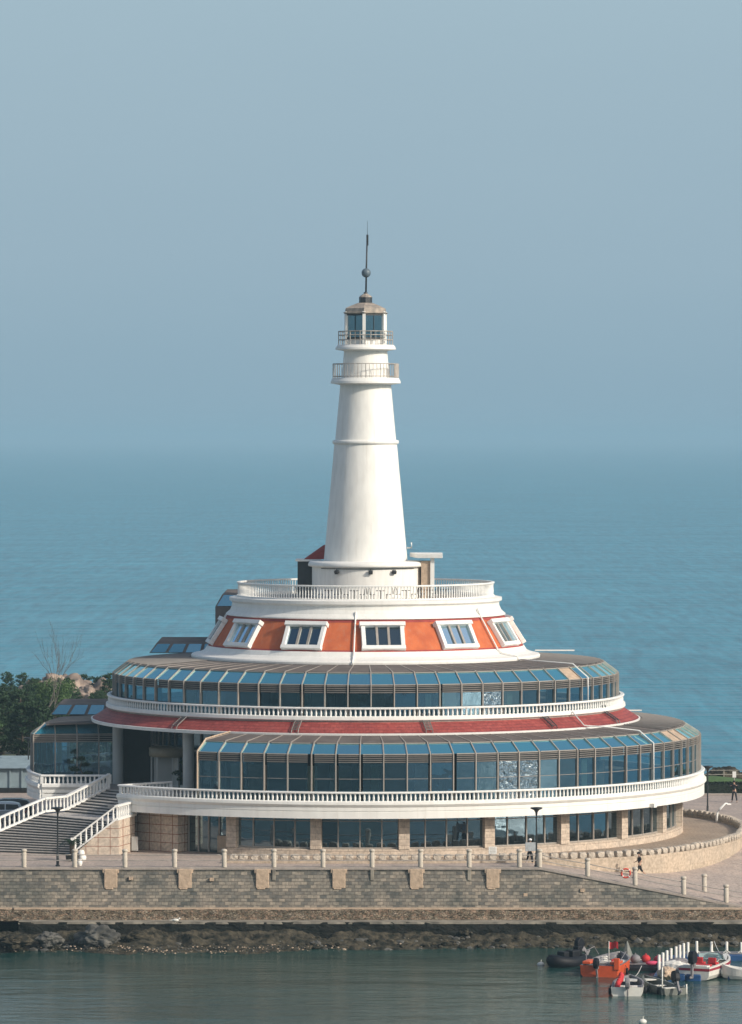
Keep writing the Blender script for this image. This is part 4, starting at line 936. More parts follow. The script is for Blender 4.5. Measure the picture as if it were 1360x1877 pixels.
# big pink boulders on the headland, far left
for i, (x, y, D, s1, s2, lb) in enumerate([(128, 1266, 500, 3.4, 2.9, 'pinkish coastal boulder behind the leafy shrub, left of the dark cleft'), (75, 1262, 505, 2.8, 2.2, 'pinkish coastal boulder at the left behind the bare tree'), (170, 1268, 495, 3.1, 2.6, 'ribbed pink coastal boulder just right of the dark cleft'), (198, 1268, 500, 2.4, 2.1, 'pink coastal boulder touching the glass storey edge'), (108, 1256, 515, 3.0, 2.4, 'pink boulder rising behind the bare branches')]):
    me = boulder(i+20); me.materials.append(M['rockpink']); o = bpy.data.objects.new('coastal_boulder', me); C.objects.link(o)
    o.location = ((x-680)*D/8600+0.4, D-350, 29.3-(y-800)*D/8600-1.1); o.scale = (s1, 2.4, s2*0.92); o.rotation_euler = (0.2, 0, i*0.9)
    tag(o, lb, 'boulder', 'pink boulders on the headland')
m = MB(); vs = []; fs = []
for j in range(20):
    for i in range(60):
        x = -75+64*i/59; y = 118+50*j/19; f = math.sin(math.pi*j/19)
        vs.append((x, y, -5.6+f*(4.4+1.0*noise.fractal(Vector((x*0.13, y*0.13, 5)), 0.9, 2.1, 5))*(1 if x < -22 else max(0, (-11-x)/11))))
for j in range(19):
    for i in range(59): fs.append((j*60+i, j*60+i+1, (j+1)*60+i+1, (j+1)*60+i))
m.add(vs, fs); tag(m.build('headland', M['rockpink']), kind='structure')
# dark rocks at the right behind the lawn
for i, (x, y, D, s1, s2, lb) in enumerate([(1326, 1424, 396, 1.9, 0.95, 'dark humped rock at the sea edge behind the right lawn'), (1352, 1430, 398, 1.7, 0.7, 'dark rock at the right frame edge behind the lawn'), (1300, 1428, 396, 1.3, 0.6, 'small dark rock beside the white fascia behind the lamp'), (1385, 1430, 398, 2.2, 0.8, 'dark rock just outside the right frame edge')][:3]):
    me = boulder(i+40); me.materials.append(M['rock']); o = bpy.data.objects.new('sea_rock', me); C.objects.link(o)
    o.location = ((x-680)*D/8600+0.4, D-350, 29.3-(y-800)*D/8600-0.1); o.scale = (s1, 1.5, s2); tag(o, lb, 'rock', 'dark rocks behind the lawn')

# ------------------------------------------------------------------ vegetation
def leaf_cloud(m, c, rad, n, size, r, squash=1.0, flat=0.0):
    """n small leaf tufts spread in a lumpy ball"""
    for _ in range(n):
        d = Vector((r.gauss(0, 1), r.gauss(0, 1), r.gauss(0, 1))).normalized()
        q = Vector(c)+Vector((d.x*rad, d.y*rad, d.z*rad*squash))*(r.random()**0.4)
        a = Vector((r.gauss(0, 1), r.gauss(0, 1), r.gauss(0, 1)*(1-flat))).normalized()
        b = a.cross(Vector((r.gauss(0, 1), r.gauss(0, 1), r.gauss(0, 1)))).normalized()
        s_ = size*r.uniform(0.6, 1.4)
        m.add([q-a*s_, q+b*s_*0.35, q+a*s_, q-b*s_*0.35], [(0, 1, 2, 3)])
def make_pine(seed, H):
    r = random.Random(seed); cr_ = MB(); tk = MB()
    lean = Vector((r.uniform(-.4, .4), r.uniform(-.4, .4), 0))
    pts = [Vector((0, 0, 0))+lean*(k/5)**1.5*1.0+Vector((r.uniform(-.08, .08), r.uniform(-.08, .08), H*0.92*k/5)) for k in range(6)]
    tk.tube(pts, 0.17, 7, r2=0.05)
    nb = 26
    for i in range(nb):
        f = 0.22+0.76*(i/nb); z = H*f; a = i*2.4+r.uniform(-.5, .5)
        L = (1-f)**0.6*H*0.36*r.uniform(0.6, 1.2)+0.35
        base = pts[0]+(pts[-1]-pts[0])*min(1, f/0.92); base.z = z
        tip = base+Vector((math.cos(a)*L, math.sin(a)*L, L*r.uniform(0.05, 0.4)))
        tk.tube([base, (base+tip)/2+Vector((0, 0, -0.05)), tip], 0.05, 4, r2=0.015)
        for s_ in (0.45, 0.75, 1.0):
            leaf_cloud(cr_, base+(tip-base)*s_+Vector((r.uniform(-.2, .2), r.uniform(-.2, .2), 0.1)), 0.34+0.2*r.random(), 34, 0.17, r, 0.6)
    leaf_cloud(cr_, pts[-1]+Vector((0, 0, 0.2)), 0.45, 60, 0.16, r, 1.2)
    return cr_, tk
G = 'pine trees in the grove at the left'
src = []
for v in range(5):
    cr_, tk = make_pine(100+v, 6.5)
    src.append((cr_.data('crown', M['pineleaf'] if v % 2 else M['pineleaf2'], fix=False), tk.data('trunk', M['bark'])))
tr = random.Random(11); spots = []
for row in range(9):
    for k in range(7):
        D = 408+row*12+tr.uniform(-4, 4); xp = -35+k*37+tr.uniform(-14, 14)+(18 if row % 2 else 0)
        spots.append((xp, D))
for xp, D in spots:
    # crest of the grove in the photo
    crest = 1264 if xp < 45 else (1280 if xp < 95 else 1288)
    X = (xp-680)*D/8600+0.4; ztop = 29.3-(crest+tr.uniform(0, 26)-800)*D/8600
    if ztop < 3.2: ztop = tr.uniform(3.2, 4.2)
    ztop = min(ztop, 8.5)
    if X > -19: continue
    t_ = thing('pine_tree', 'dark green pine tree in the dense grove left of the building', 'tree', (X, D-350, 0), tr.uniform(0, 6.28), G)
    c_, k_ = src[tr.randrange(5)]
    for nm, d in (('crown', c_), ('trunk', k_)):
        o = bpy.data.objects.new(nm, d); C.objects.link(o); o.parent = t_
    s_ = ztop/6.6; t_.scale = (s_*tr.uniform(0.9, 1.15), s_*tr.uniform(0.9, 1.15), s_)
# leafy shrub tree by the bare tree
sh = thing('leafy_tree', 'lighter green leafy tree in front of the pink boulders', 'tree', ((103-680)*455/8600+0.4, 105, 0))
m = MB(); r = random.Random(5)
for k in range(60):
    a = r.uniform(0, 6.28); q = r.random()**0.5*1.9; leaf_cloud(m, (math.cos(a)*q, math.sin(a)*q, 4.6+r.uniform(-1.6, 1.3)*(1-q/3.2)), 0.5, 50, 0.13, r)
m.build('crown', M['shrubleaf'], sh, fix=False); m = MB(); m.tube([(0, 0, 0), (0.1, 0, 2.5), (0, 0, 4.5)], 0.12, 6, r2=0.05); m.build('trunk', M['bark'], sh)
# bare tree
def bare(seed, H):
    r = random.Random(seed); m = MB(); tk = MB()
    def br(p, d, L, rad, dep, first=False):
        q = [p]; cur = p; dd = d.copy()
        for _ in range(4):
            dd = (dd+Vector((r.gauss(0, .24), r.gauss(0, .24), 0.03))).normalized(); cur = cur+dd*L/4; q.append(cur)
        (tk if first else m).tube(q, rad, 5, r2=rad*0.6)
        if dep == 0: return
        for k in range(3 if dep > 1 else 2):
            a = r.uniform(0, 6.28); side = Vector((math.cos(a), math.sin(a)*0.6, 0))
            st = q[2+(k % 3)] if not first else q[3 if k else 4]
            br(st, (dd+side*r.uniform(0.25, 0.55)+Vector((0, 0, 0.25))).normalized(), L*r.uniform(0.55, 0.75), rad*0.55, dep-1)
    br(Vector((0, 0, 0)), Vector((0.05, 0, 1)), H*0.5, 0.085, 4, True)
    return m, tk
m, tk = bare(8, 12.8)
bt = thing('bare_tree', 'leafless tree with thin branches standing against the sea', 'tree', ((66-680)*440/8600+0.4, 90, 0))
bt.scale = (0.68, 0.68, 0.97)
m.build('crown', M['barebark'], bt); tk.build('trunk', M['barebark'], bt)
m, tk = bare(21, 11)
bt = thing('bare_tree', 'smaller leafless sapling right of the taller bare tree', 'tree', ((94-680)*446/8600+0.4, 96, 0))
bt.scale = (0.6, 0.6, 0.95)
m.build('crown', M['barebark'], bt); tk.build('trunk', M['barebark'], bt)
# hedge on the right
m = MB(); r = random.Random(9)
m.box((46, 34.9, 0.42), (57.4, 1.3, 0.8))
for k in range(9000):
    x = 17+r.random()*26; y = 34.2+r.random()*1.45; z = 0.1+r.random()*0.85
    if r.random() < 0.5: z = 0.84+r.random()*0.1
    else: y = 34.2+r.random()*0.1
    a = Vector((r.gauss(0, 1), r.gauss(0, 1), r.gauss(0, 1))).normalized()*0.07; b = a.cross(Vector((r.random(), r.random(), r.random()))).normalized()*0.04
    q = Vector((x, y, z)); m.add([q-a, q+b, q+a, q-b], [(0, 1, 2, 3)])
tag(m.build('clipped_hedge', M['hedge'], fix=False), 'low dark clipped hedge behind the kerb at the right', 'hedge')
# wire fence beyond the lawn
fz = thing('lawn_fence', 'thin grey rail fence between the lawn and the dark rocks', 'fence')
for x in range(24, 46, 3): MB().tube([(x, 43.5, 0.3), (x, 43.5, 1.35)], 0.035, 5).build('post', M['railm'], fz)
for z in (1.3, 0.95): MB().tube([(24, 43.5, z), (45, 43.5, z)], 0.03, 5).build('rail', M['railm'], fz)

# cycad in a pot
cy = thing('potted_cycad', 'dark potted cycad palm at the foot of the stairs', 'potted plant', px(132, 1578, 0))
MB().lathe([(0.30, 0), (0.42, 0.1), (0.46, 0.45), (0.5, 0.5), (0.42, 0.52)], 16).build('pot', M['darkmetal'], cy)
MB().lathe([(0.2, 0.45), (0.17, 0.8), (0.2, 1.2), (0.12, 1.3)], 10).build('trunk', M['bark'], cy)
m = MB(); r = random.Random(3)
for k in range(26):
    a = k*2.4; L = r.uniform(0.8, 1.15); up = r.uniform(0.1, 0.9); prev = None
    for i in range(8):
        f = i/7; q = Vector((math.cos(a)*L*f, math.sin(a)*L*f, 1.25+up*f*1.1-0.9*f*f*up-0.15*f*f))
        if prev is not None:
            sd_ = Vector((-math.sin(a), math.cos(a), 0))
            for s_ in (-1, 1):
                tip = q+sd_*s_*0.17*(1-f*0.7)+Vector((math.cos(a), math.sin(a), -0.3))*0.06
                m.add([prev, q, tip], [(0, 1, 2)])
        prev = q
m.build('frond', M['palmleaf'], cy, fix=False)
for xp, yp, r0, lb in ((149, 1570, 0.22, 'white rounded stone stool right of the cycad, farther from the wall'), (151, 1578, 0.26, 'white rounded stone stool right of the cycad, middle one'), (146, 1588, 0.18, 'white rounded stone stool nearest the railing post')):
    s_ = MB().lathe([(r0*0.7, 0), (r0, 0.12), (r0*1.05, 0.25), (r0*0.9, 0.4), (r0*0.6, 0.45)], 16)
    o = s_.build('stone_stool', M['white']); o.location = px(xp, min(yp, 1587), 0); tag(o, lb, 'stool', 'white stools by the cycad')

# pots with small pines before the glass on the entrance floor
for q, lb in (((-13.1, -10.6), 'dark layered bonsai pine in a pot by the revolving door'), ((-20.8, -6.6), 'dark potted pine behind the wing balustrade')):
    t_ = thing('potted_pine', lb, 'potted plant', (q[0], q[1], 3.65))
    MB().lathe([(0.25, 0), (0.34, 0.4), (0.3, 0.42)], 14).build('pot', M['column'], t_)
    k_ = MB(); k_.tube([(0, 0, 0.4), (0.1, 0, 0.9), (-0.1, 0, 1.4), (0.05, 0, 2.0)], 0.06, 6, r2=0.03); k_.build('trunk', M['bark'], t_)
    m = MB(); r = random.Random(int(q[0]*10))
    for c, rd in (((0.45, 0, 1.0), 0.4), ((-0.5, 0, 1.3), 0.42), ((0.3, 0.1, 1.65), 0.35), ((0.0, 0, 2.05), 0.38), ((-0.3, .2, .85), .3)): leaf_cloud(m, c, rd, 160, 0.09, r, 0.45)
    m.build('crown', M['pineleaf2'], t_, fix=False)

# ------------------------------------------------------------------ street furniture
def lamp(loc, label):
    t_ = thing('street_lamp', label, 'street lamp', loc, 0, 'black street lamps')
    MB().lathe([(0.16, 0), (0.16, 0.06), (0.10, 0.12), (0.085, 0.9), (0.06, 1.0), (0.05, 3.4), (0.06, 3.55)], 12).build('pole', M['black'], t_)
    MB().lathe([(0.06, 3.5), (0.09, 3.7), (0.2, 3.85), (0.40, 3.93), (0.42, 3.98), (0.38, 4.02), (0.02, 4.05)], 20).build('lamp_head', M['black'], t_)
    return t_
lamp(((106-680)*320/8600+0.4, -30.2, 0.0), 'black street lamp in front of the stone stairs')
lamp(((983-680)*320/8600+0.4, -30.25, 0.0), 'black street lamp beside the walker with the grey board')
p = px(1297, 1500, 0); lamp(p, 'black street lamp behind the terrace wall, near the lawn')
p = px(39, 1453, 0); lamp((p.x, p.y+8, 0), 'black street lamp at the far left by the pale shed')
def board(x, y, wd_, h, z0, lb, rz=0.2, mt='column'):
    p = px(x, y, 0); t_ = thing('notice_board', lb, 'notice board', p, rz, 'notice boards by the building')
    MB().box((0, 0, z0+h/2), (wd_, 0.06, h)).build('panel', M[mt], t_, bevel=0.015)
    for s_ in (-1, 1): MB().box((s_*wd_*0.38, 0.05, (z0+h*0.9)/2), (0.04, 0.04, z0+h*0.9)).build('leg', M['darkmetal'], t_)
    return t_
board(232, 1562, 0.30, 0.95, 0.1, 'narrow pale board left of the wider one under the deck')
board(247, 1562, 0.48, 1.0, 0.1, 'wider pale board under the deck edge beside the stairs', -0.25)
b_ = board(903, 1580, 0.55, 0.5, 0.55, 'small white notice board by the stone pier above the low wall', 0, 'trim')
for k in range(3): MB().box((0, -0.034, 0.7+0.13*k), (0.42, 0.006, 0.035)).build('text_line', M['ledge'], b_)
# leaning white chute/spotlight on the terrace wall at the right
p = px(1313, 1508, 0); t_ = thing('leaning_lamp', 'pale leaning floodlight arm on the terrace wall at the right', 'floodlight', p, 0.3)
MB().tube([(0, 0, 0), (0.05, 0, 0.7), (0.3, 0, 1.05), (0.75, 0, 1.45), (0.95, 0, 1.4)], 0.11, 8, r2=0.06).build('arm', M['trim'], t_)
MB().box((1.0, 0, 1.38), (0.35, 0.22, 0.1)).build('head', M['trim'], t_, bevel=0.02)
# life ring
X = (1147-680)*319/8600+0.4
t_ = thing('life_ring', 'orange red life ring hung on the promenade railing', 'life ring', (X, -31.1, zt(X)+0.72))
M['ring'] = mat('ring_orange', (0.62, 0.08, 0.05), 0.5, var=0.15)
m = MB(); m.tube([(0.30*math.cos(a*math.pi/12), 0, 0.30*math.sin(a*math.pi/12)) for a in range(24)], 0.065, 8, closed=True); m.build('ring', M['ring'], t_)
for k in range(4):
    a = math.pi/4+k*math.pi/2; m = MB(); m.tube([(0.30*math.cos(a-.12), 0, 0.30*math.sin(a-.12)), (0.30*math.cos(a+.12), 0, 0.30*math.sin(a+.12))], 0.072, 8); m.build('white_band', M['trim'], t_)

# wrought iron chairs and tables on the top terrace
def cchair(loc, rz, lb):
    t_ = thing('terrace_chair', lb, 'chair', loc, rz, 'black wrought iron chairs on the top terrace')
    m = MB(); m.tube([(0.24*math.cos(math.pi*k/8), 0.22, 0.45+0.5*math.sin(math.pi*k/8)) for k in range(9)], 0.022, 5)
    for x in (-0.12, 0, 0.12): m.tube([(x, 0.22, 0.45), (x, 0.22, 0.9)], 0.012, 4)
    m.build('backrest', M['black'], t_)
    MB().lathe([(0.24, 0.43), (0.25, 0.45), (0.24, 0.47)], 14).build('seat', M['black'], t_)
    for sx in (-1, 1):
        for sy in (-1, 1): MB().tube([(sx*0.17, sy*0.17, 0.44), (sx*0.23, sy*0.23, 0)], 0.016, 4).build('leg', M['black'], t_)
ORD = ['leftmost', 'second', 'third', 'middle', 'fifth', 'sixth', 'rightmost']
for k, tb in enumerate((-34, -20, -6, 8, 22, 36, 48)):
    c = P(7.9, tb, 17.33)
    t_ = thing('terrace_table', ORD[k]+' of the seven small round black tables on the top terrace, counted from the left', 'table', c, 0, 'small tables on the top terrace')
    MB().lathe([(0.38, 0.70), (0.4, 0.72), (0.38, 0.74)], 16).build('tabletop', M['black'], t_)
    MB().lathe([(0.2, 0), (0.03, 0.05), (0.03, 0.7)], 10).build('pedestal', M['black'], t_)
    for s_ in (-1, 1): cchair(P(7.9, tb+s_*4.6, 17.33), R_(tb)+s_*1.3+math.pi, 'black wrought iron chair '+('left' if s_ < 0 else 'right')+' of the '+ORD[k]+' table on the top terrace')

# ------------------------------------------------------------------ people
def person(loc, rz, label, J, top, bottom, shoe, hairc, longsleeve=False, shorts=False, cap=None, skinc=(0.48, 0.30, 0.21)):
    """J: joint positions (local; x = forward, y = left, z up); body grown with a Skin modifier"""
    t_ = thing('person', label, 'person', loc, rz)
    sk_ = mat('skin', skinc, 0.6, var=0.1)
    def skin(name, chain_list, mt, par, sub=1):
        vs = []; es = []; rad = []; idx = {}
        for ch in chain_list:
            pr = None
            for nm, p_, r_ in ch:
                if nm not in idx: idx[nm] = len(vs); vs.append(tuple(p_)); rad.append(r_)
                if pr is not None: es.append((pr, idx[nm]))
                pr = idx[nm]
        me = bpy.data.meshes.new(name); me.from_pydata(vs, es, []); me.materials.append(mt)
        o = bpy.data.objects.new(name, me); C.objects.link(o); o.parent = par
        o.modifiers.new('skin', 'SKIN'); 
        if not me.skin_vertices: 
            bpy.context.view_layer.objects.active = o
        for i, r_ in enumerate(rad): me.skin_vertices[0].data[i].radius = (r_ if isinstance(r_, tuple) else (r_, r_))
        me.skin_vertices[0].data[0].use_root = True
        sb = o.modifiers.new('sub', 'SUBSURF'); sb.levels = sub; sb.render_levels = sub
        return o
    V = {k: Vector(v) for k, v in J.items()}
    chest = V['chest']; pel = V['pelvis']; neck = V['neck']; head = V['head']
    chains = [[('pel', pel, (0.10, 0.15)), ('waist', (pel+chest)/2, (0.09, 0.125)), ('chest', chest, (0.11, 0.16)), ('neck', neck, 0.052), ('head', head, (0.085, 0.075)), ('crown', head+Vector((0, 0, 0.09)), 0.07)]]
    for s_ in ('L', 'R'):
        y = 1 if s_ == 'L' else -1
        sh_ = chest+Vector((0, 0.17*y, 0.06)); hp = pel+Vector((0, 0.09*y, -0.05)); kn = V['knee'+s_]; an = V['ankle'+s_]; toe = V['toe'+s_]
        el = V['elbow'+s_]; ha = V['hand'+s_]
        chains.append([('chest', chest, 0), ('sh'+s_, sh_, 0.055), ('el'+s_, el, 0.042), ('wr'+s_, ha+(el-ha).normalized()*0.06, 0.028), ('ha'+s_, ha, (0.038, 0.022))])
        dv = (ha-el).normalized(); sd_ = dv.cross(Vector((0, 0, 1))); sd_ = sd_.normalized() if sd_.length > 0.1 else Vector((1, 0, 0))
        for f in range(4):
            b0 = ha+dv*0.03+sd_*(f-1.5)*0.02; L = (0.068, 0.078, 0.072, 0.056)[f]
            chains.append([('ha'+s_, ha, 0), (f'f{f}a{s_}', b0, 0.010), (f'f{f}b{s_}', b0+dv*L*0.6, 0.009), (f'f{f}c{s_}', b0+dv*L+Vector((0.02, 0, 0)), 0.008)])
        chains.append([('ha'+s_, ha, 0), ('t1'+s_, ha+sd_*0.04, 0.011), ('t2'+s_, ha+sd_*0.055+dv*0.04, 0.009)])
        chains.append([('pel', pel, 0), ('hp'+s_, hp, 0.09), ('kn'+s_, kn, 0.06), ('ca'+s_, kn+(an-kn)*0.35, 0.056), ('an'+s_, an, 0.038), ('to'+s_, toe, (0.042, 0.03))])
    body = skin('body', chains, sk_, t_)
    tc_ = mat('top_cloth', top, 0.9, var=0.15); bc = mat('trouser_cloth', bottom, 0.9, var=0.15)
    ch = [[('pel', pel+Vector((0, 0, 0.03)), (0.125, 0.175)), ('waist', (pel+chest)/2, (0.115, 0.155)), ('chest', chest, (0.13, 0.18)), ('nk', neck-Vector((0, 0, 0.03)), 0.068)]]
    for s_ in ('L', 'R'):
        y = 1 if s_ == 'L' else -1; sh_ = chest+Vector((0, 0.17*y, 0.06)); el = V['elbow'+s_]
        c = [('chest', chest, 0), ('sh'+s_, sh_, 0.075), ('ua'+s_, sh_+(el-sh_)*0.75, 0.066)]
        if longsleeve: c += [('el'+s_, el, 0.058), ('wr'+s_, V['hand'+s_]+(el-V['hand'+s_])*0.2, 0.045)]
        ch.append(c)
    skin('shirt', ch, tc_, t_)
    ch = [[('pel', pel+Vector((0, 0, 0.06)), (0.12, 0.168)), ('cr', pel-Vector((0, 0, 0.04)), (0.11, 0.15))]]
    for s_ in ('L', 'R'):
        y = 1 if s_ == 'L' else -1; hp = pel+Vector((0, 0.09*y, -0.07)); kn = V['knee'+s_]; an = V['ankle'+s_]
        ch.append([('cr', pel, 0), ('hp'+s_, hp, 0.115), ('kn'+s_, kn, 0.082), ('ca'+s_, kn+(an-kn)*(0.45 if shorts else 0.9), 0.07)])
    skin('trousers', ch, bc, t_)
    sc_ = mat('shoe', shoe, 0.6)
    for s_ in ('L', 'R'):
        an = V['ankle'+s_]; toe = V['toe'+s_]; skin('shoe', [[('a', an-Vector((0, 0, 0.02)), 0.052), ('b', (an+toe)/2-Vector((0, 0, 0.01)), (0.05, 0.042)), ('c', toe, (0.046, 0.034))]], sc_, t_)
    hm = mat('hair', hairc, 0.8)
    MB().sphere(head+Vector((-0.02, 0, 0.055)), 0.112, 14, (1.05, 0.92, 0.95)).build('hair', hm, t_)
    fm = MB(); dk = mat('eye', (0.02, 0.02, 0.02), 0.4)
    for y in (-0.033, 0.033): fm.sphere(head+Vector((0.083, y, 0.015)), 0.012, 8)
    fm.build('eyes', dk, t_)
    fm = MB(); fm.sphere(head+Vector((0.1, 0, -0.015)), 0.018, 8, (1.2, 0.8, 1.4))
    for y in (-0.085, 0.085): fm.sphere(head+Vector((0, y, 0)), 0.026, 8, (0.8, 0.5, 1.2))
    fm.build('nose_and_ears', sk_, t_)
    MB().sphere(head+Vector((0.092, 0, -0.05)), 0.02, 8, (0.4, 1.2, 0.35)).build('mouth', mat('lips', (0.35, 0.13, 0.11), 0.6), t_)
    if cap:
        cm = mat('cap_cloth', cap, 0.8); c = MB(); c.sphere(head+Vector((0, 0, 0.085)), 0.125, 14, (1, 0.95, 0.75)); c.box(head+Vector((0.13, 0, 0.07)), (0.12, 0.14, 0.015)); c.build('cap', cm, t_)
    return t_
walk = dict(pelvis=(0, 0, 0.93), chest=(0.05, 0, 1.33), neck=(0.07, 0, 1.50), head=(0.11, 0, 1.62), kneeL=(0.20, 0.10, 0.53), ankleL=(0.34, 0.10, 0.10), toeL=(0.48, 0.10, 0.05),
            kneeR=(-0.10, -0.10, 0.50), ankleR=(-0.42, -0.10, 0.20), toeR=(-0.33, -0.10, 0.07), elbowL=(-0.06, 0.27, 1.12), handL=(0.16, 0.25, 0.93), elbowR=(0.12, -0.26, 1.12), handR=(0.36, -0.16, 1.02))
Y1 = -26.3; X1 = (1173-680)*323.7/8600+0.4
person((X1, Y1, ramp_z(X1, Y1)), R_(190), 'person in black tee and cropped trousers striding down the ramp', walk, (0.012, 0.012, 0.014), (0.01, 0.01, 0.011), (0.7, 0.7, 0.68), (0.012, 0.01, 0.01), shorts=True)
hold = dict(walk); hold.update(elbowL=(0.12, 0.27, 1.12), handL=(0.36, 0.30, 1.18), elbowR=(0.12, -0.27, 1.12), handR=(0.36, -0.30, 1.18))
pp_ = ((971-680)*321.2/8600+0.4, -28.8, 0)
person(pp_, R_(-75), 'person in white cap and dark trousers carrying a grey board', hold, (0.2, 0.22, 0.26), (0.012, 0.013, 0.02), (0.75, 0.75, 0.75), (0.01, 0.01, 0.01), True, cap=(0.75, 0.75, 0.75))
bd = MB(); bd.box((0, 0, 0), (0.82, 0.04, 0.60)); bo = bd.build('grey_board', mat('grey_board', (0.34, 0.37, 0.39), 0.6, var=0.25, vscale=6), bevel=0.02)
bo.location = (pp_[0]+0.07, pp_[1]-0.43, 1.25); bo.rotation_euler = (0, 0, 0.26); tag(bo, 'large grey flat board held by the person in white cap', 'board')
arms = dict(walk); arms.update(kneeL=(0.04, 0.16, 0.52), ankleL=(0.05, 0.24, 0.09), toeL=(0.18, 0.26, 0.05), kneeR=(-0.02, -0.15, 0.52), ankleR=(-0.1, -0.22, 0.09), toeR=(0.04, -0.24, 0.05),
                               elbowL=(0.06, 0.42, 1.30), handL=(0.16, 0.20, 1.38), elbowR=(0.06, -0.42, 1.30), handR=(0.16, -0.22, 1.36), head=(0.08, 0, 1.62))
p = px(1346, 1471, 0)
person(p, R_(-110), 'person in dark clothes with raised elbows near the right lawn', arms, (0.02, 0.025, 0.032), (0.03, 0.035, 0.045), (0.012, 0.012, 0.012), (0.012, 0.01, 0.01), True)
t_ = thing('white_sign', 'small white sign on a post behind the dark-clothed person at the right', 'sign', px(1346, 1453, 0))
MB().tube([(0, 0, 0), (0, 0, 1.3)], 0.03, 6).build('post', M['railm'], t_); MB().box((0, 0, 1.5), (0.3, 0.04, 0.5)).build('panel', M['trim'], t_)

# ------------------------------------------------------------------ left side: shed and cars
p = px(0, 1455, 0)
t_ = thing('ribbed_shed', 'long low pale shed with ribbed roof below the pine grove', 'shed', (0, 0, 0))
M['shed'] = mat('shed_paint', (0.24, 0.31, 0.34), 0.6, var=0.2, vscale=1.0)
m = MB(); m.box((-35, 42.5, 1.15), (17, 13, 1.7))
for k in range(17): m.box((-43+k*0.98, 35.93, 1.2), (0.12, 0.14, 1.6))
m.build('wall', M['shed'], t_)
m = MB()
for k in range(13):
    m.add([(-43.8, 35.6+k, 2.02), (-26.2, 35.6+k, 2.02), (-26.2, 36.1+k, 2.22), (-43.8, 36.1+k, 2.22), (-26.2, 36.6+k, 2.02), (-43.8, 36.6+k, 2.02)], [(0, 1, 2, 3), (3, 2, 4, 5)])
m.build('roof', M['shed'], t_, fix=False)
m = MB(); m.box((-35, 36.2, 0.2), (17.2, 1, 0.4)); m.build('base', M['black'], t_)
def car(loc, rz, label, col):
    t_ = thing('parked_car', label, 'car', loc, rz)
    pm_ = mat('car_paint', col, 0.25, metal=0.3, spec=0.6)
    # side outline swept across the width
    low = [(-2.25, 0.35), (-2.3, 0.7), (-2.15, 1.0), (-1.5, 1.05), (0.9, 1.02), (1.7, 0.92), (2.2, 0.72), (2.28, 0.42), (2.2, 0.3), (-2.2, 0.3)]
    top = [(-2.05, 1.0), (-1.75, 1.5), (-1.2, 1.62), (0.1, 1.62), (0.55, 1.5), (1.15, 1.02)]
    m = MB(); n = len(low)
    m.add([(x, -0.9, z) for x, z in low]+[(x, 0.9, z) for x, z in low], [(i, (i+1) % n, n+(i+1) % n, n+i) for i in range(n)]+[tuple(range(n)), tuple(range(2*n-1, n-1, -1))])
    m.build('body', pm_, t_, bevel=0.09)
    m = MB(); n = len(top)
    m.add([(x, -0.84+0.22*(z-1.0), z) for x, z in top]+[(x, 0.84-0.22*(z-1.0), z) for x, z in top], [(i, i+1, n+i+1, n+i) for i in range(n-1)]+[tuple(range(n)), tuple(range(2*n-1, n-1, -1))])
    m.build('cabin', pm_, t_, bevel=0.06)
    g = MB()
    for s_ in (-1, 1):
        y = lambda z: s_*(0.845-0.22*(z-1.0)+0.006)
        for q in (((-1.85, 1.08), (-1.65, 1.46), (-0.75, 1.5), (-0.75, 1.08)), ((-0.68, 1.08), (-0.68, 1.5), (0.05, 1.5), (0.45, 1.42), (0.9, 1.08))):
            g.add([(x, y(z), z) for x, z in q], [tuple(range(len(q)))])
    g.build('side_window', M['black'], t_, fix=False)
    MB().quad((1.13, -0.74, 1.07), (1.13, 0.74, 1.07), (0.63, 0.66, 1.49), (0.63, -0.66, 1.49)).build('windscreen', M['black'], t_, fix=False)
    for x in (-1.4, 1.4):
        for s_ in (-1, 1):
            m = MB(); m.tube([(x, s_*0.78, 0.34), (x, s_*0.93, 0.34)], 0.34, 20); wh = m.build('wheel', M['black'], t_)
            m = MB(); m.tube([(x, s_*0.935, 0.34), (x, s_*0.945, 0.34)], 0.2, 12); m.build('rim', M['column'], wh)
    for s_ in (-1, 1):
        MB().box((2.2, s_*0.65, 0.7), (0.12, 0.35, 0.14)).build('headlight', M['trim'], t_, bevel=0.02)
        MB().box((-2.24, s_*0.7, 0.85), (0.1, 0.25, 0.2)).build('tail_light', M['ring'], t_, bevel=0.02)
car((-28.0, 5.5, 0), R_(182), 'silver white car parked left of the stairs', (0.5, 0.53, 0.55))
car((-27.6, 8.8, 0), R_(183), 'dark car parked behind the silver white one', (0.03, 0.04, 0.05))
car((-29.4, -1.5, 0), R_(178), 'dark blue car partly hidden by the stair balustrade', (0.015, 0.02, 0.03))

# ------------------------------------------------------------------ boats
M['hullwhite'] = mat('boat_white', (0.72, 0.70, 0.64), 0.35, var=0.12, vscale=3)
M['hullorange'] = mat('boat_orange', (0.66, 0.10, 0.03), 0.4, var=0.15, vscale=3)
M['hullgrey'] = mat('boat_grey', (0.16, 0.17, 0.15), 0.6, var=0.3, vscale=4)
M['rubber'] = mat('black_rubber', (0.007, 0.008, 0.012), 0.6, spec=0.3, var=0.2)
M['red'] = mat('red_cloth', (0.55, 0.03, 0.035), 0.8, var=0.25, vscale=5)
M['crimson'] = mat('crimson_stripe', (0.30, 0.02, 0.04), 0.4)
M['blue'] = mat('blue_plastic', (0.015, 0.07, 0.20), 0.45, var=0.3, vscale=2)
M['deckgrey'] = mat('deck_grey', (0.22, 0.21, 0.22), 0.7, var=0.3, vscale=3)
M['pile'] = mat('white_pile', (0.74, 0.72, 0.66), 0.6, var=0.15, vscale=3)
